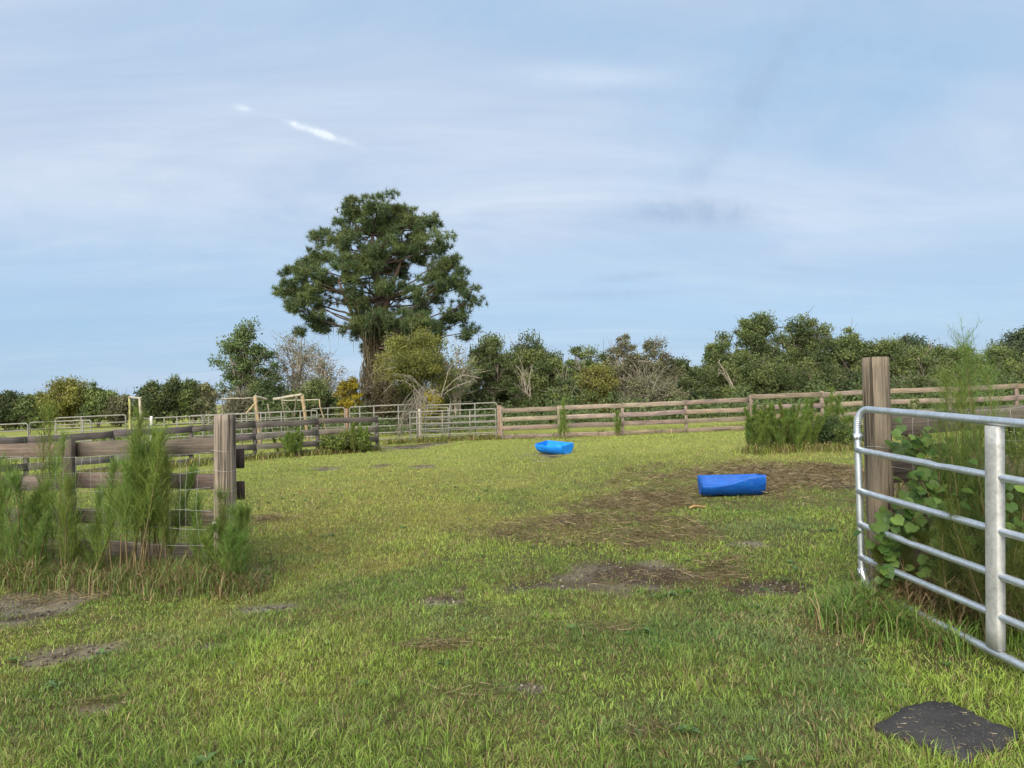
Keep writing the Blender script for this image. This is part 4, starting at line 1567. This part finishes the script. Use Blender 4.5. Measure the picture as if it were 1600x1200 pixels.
def undergrowth():
    n = 60000
    px = -150 + 1950 * R.random(n)
    dd = 36 + 12 * R.random(n)
    hn = fbm(px / 40, dd * .3, 81, 3)
    P = np.stack([(px - 800) / FPX * dd, dd, np.zeros(n)], 1)
    g = zt(P[:, 0], P[:, 1])
    leftside = px < 330
    hh = (.25 + 2.6 * hn ** 1.3) * np.clip((dd - 33) / 6, .25, 1)
    hh = np.where(leftside, hh * .28, hh)
    gap = (px > 330)
    P[:, 2] = g + hh * R.random(n) ** .8
    t = R.random((n, 1)) * .5 + .5 * fbm(px / 25, dd, 83, 2)[:, None]
    col = DARK * 1.0 * (1 - t) + OLIVE * 1.05 * t
    col = np.where(leftside[:, None], col + np.array([.05, .06, .01]), col)
    o = MB().leaves(P, .16 * (.6 + .8 * R.random(n)), .5, col * (.7 + .6 * R.random((n, 1))), .3).build('undergrowth', M_LEAF)
    tag(o, 'low tangled undergrowth below the trees behind the fences', 'undergrowth', kind='stuff')


undergrowth()


def dead_limb(label, roots, tips, d0, d1, n, col, r=.026, name='dead_branch'):
    a = at(roots[0], roots[1], d0)
    o = MB()
    for i in range(n):
        tx, ty = tips[0] + (tips[2] - tips[0]) * R.random(), tips[1] + (tips[3] - tips[1]) * R.random()
        b = at(tx, ty, d1 + R.normal(0, .3))
        b[2] = max(b[2], float(zt(b[0], b[1])) + .05)
        P = curve(a + R.normal(0, .12, 3), b, (.25 * R.normal(), .2 * R.normal(), .35 + .25 * R.normal()), 9) + R.normal(0, .02, (9, 3))
        o.tube(P, np.linspace(r, .008, 9), 5, col * (.8 + .4 * R.random()), False)
        for k in range(7):
            j = R.integers(3, 8)
            e = P[j] + (P[-1] - P[j - 2]) * .5 * R.random() + R.normal(0, .16, 3) - [0, 0, .1]
            e[2] = max(e[2], float(zt(e[0], e[1])) + .03)
            o.tube(curve(P[j], e, R.normal(0, .03, 3), 4), np.array([.011, .010, .008, .005]), 4, col * (.8 + .4 * R.random()), False)
    q = o.build(name, M_BARK)
    tag(q, label, 'branch', 'dead branches by the corral')


dead_limb('grey dead branches drooping over the corral panel onto the grass', (668, 611), (602, 655, 640, 688), 31.6, 29.8, 11, BKP * .62, .013)
dead_limb('bare brown twigs sprouting beside the dead drooping branches', (672, 640), (640, 600, 690, 625), 33.5, 33, 6, BKP * .9, .025)
dead_limb('white curved dead limbs fanning above the pipe gates', (662, 622), (605, 560, 640, 600), 38.5, 38.0, 3, BKP * .95, .026)
dead_limb('white dead limbs forking towards the dark trees above the pipe gates', (690, 618), (700, 560, 752, 592), 38.8, 38.5, 3, BKP * .95, .026)
dead_limb('pale fallen stem leaning in the wood below the airy crown', (1147, 608), (1118, 562, 1128, 575), 42.0, 42.3, 3, BKP * 1.1, .03)
dead_limb('pale thin stems standing in the wood behind the brown fence', (822, 612), (805, 555, 845, 585), 42.0, 42.3, 4, BKP * 1.0, .03)


# ------------------------------------------------------------------ weeds
FEN = np.array([.112, .190, .046])
WG = 'feathery weeds by the fences'


def fennel(label, px, d, top, nst, spread, group=WG, col=FEN, thr=.0012, nodes=26, dry=.0, dx=0, dense=1.0, lenf=.30, f0=.12, fan=.6):
    p = foot(px, d)
    h = at(px, top, d)[2] - p[2]
    o = empty('dog_fennel', p, label, 'weed', group)
    ms = MB()
    PP, DD, CC = [], [], []
    for s_ in range(nst):
        hs = h * (1 if s_ == 0 else .62 + .38 * R.random())
        b = p + np.array([R.normal(0, spread * .35), R.normal(0, spread * .35), -.03])
        e = b + np.array([R.normal(0, spread * fan), R.normal(0, spread * fan * .8), hs])
        if s_ == 0:
            e[0] = p[0]
        q = curve(b, e, R.normal(0, .03 + .035 * h, 3), 10)
        ms.tube(q, np.linspace(.006, .002, 10) * (1 + d / 14), 5, np.array([.13, .10, .05]) * (.8 + .5 * R.random()), False)
        tn = R.random()
        cs = col * (.7 + .5 * tn) + np.array([.05, .03, 0]) * R.random()
        k = int(nodes * dense)
        f = f0 + (1 - f0) * np.sort(R.random(k * 3))
        f = np.concatenate([f, .9 + .1 * R.random(8)])
        idx = np.clip(f * 9, 0, 8.999)
        i0 = idx.astype(int)
        st_ = q[i0] + (q[i0 + 1] - q[i0]) * (idx - i0)[:, None]
        az = R.random(len(f)) * 6.283
        el = rad(46) + rad(34) * R.random(len(f))
        bl = hs * lenf * (1.15 - f * .85) * (.6 + .6 * R.random(len(f)))
        bl = np.minimum(bl, .40)
        D = np.stack([np.cos(az) * np.cos(el), np.sin(az) * np.cos(el), np.sin(el)], 1) * bl[:, None]
        nt = 13
        t = (np.arange(nt)[None, :] + R.random((len(f), nt))) / nt
        base = st_[:, None, :] + D[:, None, :] * t[..., None]
        dr = D[:, None, :] / (bl[:, None, None] + 1e-6) * .75 + R.normal(0, .55, (len(f), nt, 3))
        dr[..., 2] += .35
        dr *= (.03 + .05 * R.random((len(f), nt, 1)))
        PP.append(base.reshape(-1, 3))
        DD.append(dr.reshape(-1, 3))
        c = cs * (.7 + .6 * R.random((len(f) * nt, 1)))
        # older browner leaflets low on the stem
        low = np.repeat(np.clip(.35 - f, 0, 1) / .35, nt)[:, None] * (R.random((len(c), 1)) < .5 + dry)
        c = c * (1 - low * .6) + np.array([.13, .085, .04]) * low * .6
        CC.append(c)
        PP.append(st_)
        DD.append(D)
        CC.append(np.tile(cs * .9, (len(f), 1)))
    ms.build('stem', M_BARK, o)
    MB().slivers(np.concatenate(PP), np.concatenate(DD), np.maximum(thr, .00024 * d), np.concatenate(CC)).build('foliage', M_WEED, o)


LW = 'feathery weeds along the wire mesh fence'
lefts = [(-25, 7.9, 690, 7, .28, .1, .7, 'tall feathery weed cut by the picture edge beside the dark board fence'),
         (10, 7.7, 712, 7, .26, .1, .8, 'bushy feathery weed at the picture edge below the dark top board'),
         (46, 7.6, 755, 6, .22, .1, .9, 'low feathery weed filling the bay beside the thin fence post'),
         (76, 8.0, 642, 3, .08, .2, .5, 'thin feathery weed whose bright tip stands above the corral rails'),
         (100, 7.55, 682, 3, .07, .2, .5, 'narrow feathery weed climbing the thin fence post'),
         (138, 7.7, 770, 4, .16, .1, .8, 'low feathery weed on the sunny flank of the big clump'),
         (192, 7.5, 690, 6, .17, .38, 1.3, 'full feathery weed forming the near half of the big clump'),
         (216, 7.45, 652, 8, .18, .36, 1.35, 'tallest feathery weed in the big clump before the mesh'),
         (238, 7.55, 676, 5, .16, .38, 1.3, 'feathery weed with brown lower stems in the big clump'),
         (262, 7.5, 745, 2, .07, .3, .6, 'sparse feathery weed leaning from the big clump to the round post'),
         (306, 7.4, 775, 2, .05, .1, .6, 'single thin feathery shoot before the lowest dark board'),
         (340, 7.1, 770, 3, .08, .1, .6, 'feathery weed against the face of the cracked round post'),
         (366, 6.95, 792, 7, .14, .05, .7, 'bright feathery weed at the open side of the cracked round post')]
for px, d, top, n, sp, f0, fan, lb in lefts:
    fennel(lb, px, d, top, n, sp, LW, f0=f0, fan=fan, nodes=36 if fan > 1 else 26)
RW = 'feathery weeds behind the steel gate'
for px, d, top, n, sp, lb in [(1508, 5.25, 528, 5, .14, 'tallest feathery weed, rising high above the steel gate'), (1532, 5.1, 560, 5, .14, 'thick feathery weed beside the tallest one, level with its shoulders'),
                              (1484, 5.3, 585, 3, .12, 'thin feathery weed beside the vine under the top gate rail'), (1470, 4.9, 800, 6, .30, 'low spreading feathery weed between the lower gate rails'),
                              (1560, 4.6, 770, 6, .28, 'low feathery weed behind the gate upright'), (1590, 4.9, 700, 6, .25, 'feathery weed past the gate upright at the picture edge'),
                              (1420, 5.15, 850, 4, .25, 'low feathery weed in the vine below the middle gate rails'), (1640, 4.7, 690, 5, .25, 'feathery weed just beyond the picture edge behind the gate')]:
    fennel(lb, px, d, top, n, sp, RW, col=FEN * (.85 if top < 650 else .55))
MW = 'feathery weeds in the middle of the pasture'
for i, (px, d, top, n, sp) in enumerate([(1178, 18.9, 634, 10, .35), (1196, 18.7, 632, 12, .38), (1216, 18.6, 630, 12, .4), (1238, 18.8, 634, 12, .4), (1258, 18.9, 642, 10, .36), (1205, 18.3, 645, 10, .5), (1240, 18.3, 650, 10, .5)]):
    lb = ['outermost feathery weed of the tall clump, nearest the fence joint', 'feathery weed second from the fence joint in the tall clump', 'highest feathery weed in the middle of the tall clump', 'feathery weed just past the highest one in the tall clump',
          'feathery weed of the tall clump next to the dark leafy bush', 'shorter feathery weed at the front of the tall clump towards the fence joint', 'shorter feathery weed at the front of the tall clump towards the leafy bush'][i]
    fennel(lb, px, d, top, n, sp, MW, col=FEN * .92, nodes=34, lenf=.13)
for px, d, top, n, sp, lb in [(1302, 20.5, 610, 5, .25, 'slim feathery weed rising above the brown fence beside the round timber post'), (1318, 19.8, 640, 5, .3, 'feathery weed half hidden by the bend of the steel gate'),
                              (880, 27.8, 626, 3, .22, 'feathery weed grown through the brown fence behind the bright blue trough'), (964, 28.2, 646, 2, .2, 'small feathery weed on the brown fence past the bright blue trough'),
                              (464, 24.4, 672, 7, .4, 'feathery weed against the grey fence under the leaning pipe frame'), (448, 24.5, 680, 5, .4, 'low feathery weed at the foot of the grey fence'),
                              (555, 25.2, 662, 5, .4, 'feathery weed near the gate end of the grey fence'), (1262, 27.0, 625, 4, .3, 'thin feathery weed at the brown fence behind the leafy bush')]:
    fennel(lb, px, d, top, n, sp, 'feathery weeds against the far fences', nodes=22)
T_('dark leafy bush between the tall weed clump and the steel gate', 1290, 655, 36, 19.2, np.array([.05, .085, .028]), .9, BK, .0, 4, .075, 'leafy_bush', 'bush', None, K=40, hi=np.array([.12, .16, .05]))
T_('bright leafy weed beside the bend of the steel gate', 1325, 662, 24, 18.6, np.array([.09, .13, .035]), .7, BK, .0, 4, .07, 'leafy_bush', 'bush', None, K=26, hi=np.array([.16, .18, .05]))
T_('low broad leaved weeds along the gate end of the grey fence', 540, 674, 40, 25.6, np.array([.085, .125, .03]), .6, BK, .0, 5, .10, 'leafy_weed', 'weed', None, K=34, hi=np.array([.22, .2, .03]))
T_('tall leafy weed with pale buds behind the steel gate upright', 1568, 620, 40, 6.6, np.array([.085, .13, .035]), .45, np.array([.12, .12, .05]), .0, 6, .05, 'leafy_weed', 'weed', None, K=40, bare=1, hi=np.array([.3, .3, .12]))
T_('pale budding weed rising behind the round timber post', 1422, 600, 26, 7.2, np.array([.13, .15, .06]), .25, np.array([.12, .12, .05]), .1, 4, .05, 'leafy_weed', 'weed', None, K=22, bare=1, hi=np.array([.36, .36, .2]))


# ------------------------------------------------------------------ grape vine with broad leaves
def vine():
    o = empty('grape_vine', foot(1400, 5.35), 'grape vine with broad leaves sprawling between the timber post and gate', 'vine')
    spots = []
    for (px, py, sx, sy, n, d0, d1) in [(1430, 700, 38, 30, 34, 5.35, 5.75), (1450, 760, 45, 35, 50, 5.2, 5.7), (1420, 810, 40, 26, 34, 5.1, 5.5), (1386, 856, 18, 30, 28, 5.1, 5.35), (1392, 895, 16, 18, 14, 5.05, 5.3),
                                       (1500, 790, 50, 40, 44, 4.9, 5.5), (1530, 850, 40, 40, 30, 4.8, 5.3), (1480, 880, 50, 30, 30, 4.9, 5.3), (1585, 800, 20, 60, 26, 4.6, 5.2)]:
        for _ in range(int(n * 1.45)):
            spots.append(at(px + R.normal(0, sx * .55), py + R.normal(0, sy * .55), d0 + (d1 - d0) * R.random()))
    spots = np.array(spots)
    m = MB()
    ang = np.array([0, .45, .95, 1.5, 2.1, 2.65, 3.0, np.pi, -3.0, -2.65, -2.1, -1.5, -.95, -.45])
    rr = np.array([1.08, .84, .97, .86, .92, .78, .58, .30, .58, .78, .92, .86, .97, .84])
    shape = np.stack([rr * np.cos(ang), rr * np.sin(ang), np.zeros(14)], 1)
    shape[:, 2] = -.16 * rr ** 2 + .05 * np.sin(ang * 5)
    for c in spots:
        s_ = .026 + .028 * R.random()
        nrm = np.array([R.normal(-.15, .45), R.normal(-.75, .4), .6 + .4 * R.random()])
        nrm /= np.linalg.norm(nrm)
        dn = np.array([R.normal(0, .5), 0, -1.0])
        dn -= nrm * dn.dot(nrm)
        dn /= np.linalg.norm(dn)
        e = np.cross(nrm, dn)
        fold = shape.copy()
        fold[:, 2] += (.1 + .4 * R.random()) * abs(fold[:, 1])
        V = c + s_ * (fold[:, :1] * dn + fold[:, 1:2] * e + fold[:, 2:] * nrm)
        V = np.concatenate([[c - s_ * .02 * nrm], V])
        t = R.random()
        col = np.array([.045, .095, .020]) * (1 - t) + np.array([.115, .185, .040]) * t ** 1.5
        if R.random() < .003:
            col = np.array([.30, .20, .04])
        k = np.arange(14)
        m.add(V, np.stack([np.zeros(14, int), k + 1, (k + 1) % 14 + 1], 1), col * (.85 + .3 * R.random()))
    m.build('leaves', M_VINE, o, smooth=True)
    m = MB()
    for i in range(26):
        a, b = spots[R.integers(len(spots))], spots[R.integers(len(spots))]
        if np.linalg.norm(a - b) < .7:
            m.tube(curve(a, b, (0, 0, -.08), 7) + R.normal(0, .006, (7, 3)), .003, 5, np.array([.14, .10, .05]), False)
    for px, py in ((1385, 905), (1415, 880), (1450, 870), (1500, 900)):
        a = foot(px, 5.3)
        b = at(px + R.normal(0, 15), py - 130, 5.45)
        m.tube(curve(a, b, R.normal(0, .05, 3), 8), np.linspace(.007, .003, 8), 5, np.array([.13, .095, .05]), False)
    m.build('stem', M_BARK, o)


vine()


# ------------------------------------------------------------------ rank grass at the fence feet
def tall_grass(label, strips, n, hmin, hmax, dryf, cols):
    P, H = [], []
    for (x0, d0, x1, d1, wd, k) in strips:
        a, b = foot(x0, d0), foot(x1, d1)
        t = R.random(k)
        c = a[None] + (b - a)[None] * t[:, None]
        c[:, 0] += R.normal(0, wd * .4, k)
        c[:, 1] += R.normal(0, wd, k)
        P.append(c)
    P = np.concatenate(P)
    ok = ~inside(MATP, P[:, 0], P[:, 1])
    P = P[ok]
    n = len(P)
    P[:, 2] = zt(P[:, 0], P[:, 1]) - .005
    cl = fbm(P[:, 0] * 3, P[:, 1] * 3, 91, 2)
    ln = (hmin + (hmax - hmin) * R.random(n) ** 1.6) * (.5 + cl)
    az = R.random(n) * 6.283
    l1 = np.abs(R.normal(.25, .2, n))
    l2 = l1 + .5 + .6 * R.random(n)
    l3 = l2 + .4 + .6 * R.random(n)
    def dv(l): return np.stack([np.sin(l) * np.cos(az), np.sin(l) * np.sin(az), np.cos(l)], 1)
    A = P
    B = A + dv(l1) * (ln * .45)[:, None]
    Cc = B + dv(l2) * (ln * .33)[:, None]
    T = Cc + dv(np.minimum(l3, 2.4)) * (ln * .25)[:, None]
    e = np.stack([-np.sin(az), np.cos(az), np.zeros(n)], 1)
    dist = np.hypot(P[:, 0], P[:, 1])[:, None]
    w_ = np.maximum(.0028, .00035 * dist) * (.7 + .6 * R.random((n, 1)))
    V = np.stack([A - e * w_, A + e * w_, B - e * w_, B + e * w_, Cc - e * w_ * .7, Cc + e * w_ * .7, T], 1).reshape(-1, 3)
    k = np.arange(n)[:, None] * 7
    t = R.random((n, 1))
    col = cols[0] * (1 - t) + cols[1] * t
    dr = R.random(n) < dryf
    t2 = R.random((n, 1))
    col = np.where(dr[:, None], np.array([.32, .245, .13]) * t2 + np.array([.12, .075, .04]) * (1 - t2), col)
    col *= .75 + .5 * R.random((n, 1))
    m = MB()
    m.v.append(V.astype(np.float32))
    m.g.append(V.astype(np.float32))
    m.c.append(np.repeat(col, 7, 0).astype(np.float32))
    m.f += [k + np.array([[0, 1, 3, 2]]), k + np.array([[2, 3, 5, 4]]), k + np.array([[4, 5, 6]])]
    m.n = len(V)
    o = m.build('tall_grass', M_GRASS)
    tag(o, label, 'grass', kind='stuff')


tall_grass('rank mixed grass at the foot of the weeds by the wire mesh fence', [(-120, 7.9, 400, 7.0, .2, 6500), (-120, 7.55, 120, 7.4, .12, 1500), (-100, 8.2, 330, 7.5, .25, 3000), (300, 6.95, 400, 6.8, .14, 1700)], 0, .08, .32, .46,
           (np.array([.07, .13, .03]), np.array([.15, .21, .045])))
tall_grass('rank grass growing through the lower rails of the steel gate', [(1372, 5.0, 1480, 4.45, .08, 1100), (1295, 5.05, 1385, 5.05, .16, 3000), (1340, 5.25, 1390, 5.0, .10, 1500), (1420, 5.0, 1700, 4.3, .16, 1500), (1390, 5.4, 1700, 5.0, .3, 2000)], 0, .07, .30, .2,
           (np.array([.085, .16, .034]), np.array([.17, .26, .05])))
tall_grass('brown dead stalks standing in the dark behind the steel gate', [(1390, 5.2, 1570, 4.7, .12, 1500), (1400, 5.5, 1600, 5.2, .2, 1200)], 0, .2, .6, .95, (np.array([.1, .1, .03]), np.array([.16, .14, .05])))
tall_grass('rough grass along the feet of the far fences', [(590, 26.1, 360, 23.6, .25, 2400), (780, 29.2, 1174, 28.3, .12, 1500), (600, 29.6, 780, 29.5, .2, 2600), (1180, 28.2, 1700, 25.2, .3, 2500), (360, 23.2, -100, 17.6, .4, 3500), (1165, 18.2, 1345, 18.2, .25, 2600), (1260, 18.6, 1360, 18.8, .3, 1800)], 0, .10, .36, .38,
           (np.array([.11, .155, .035]), np.array([.22, .24, .05])))
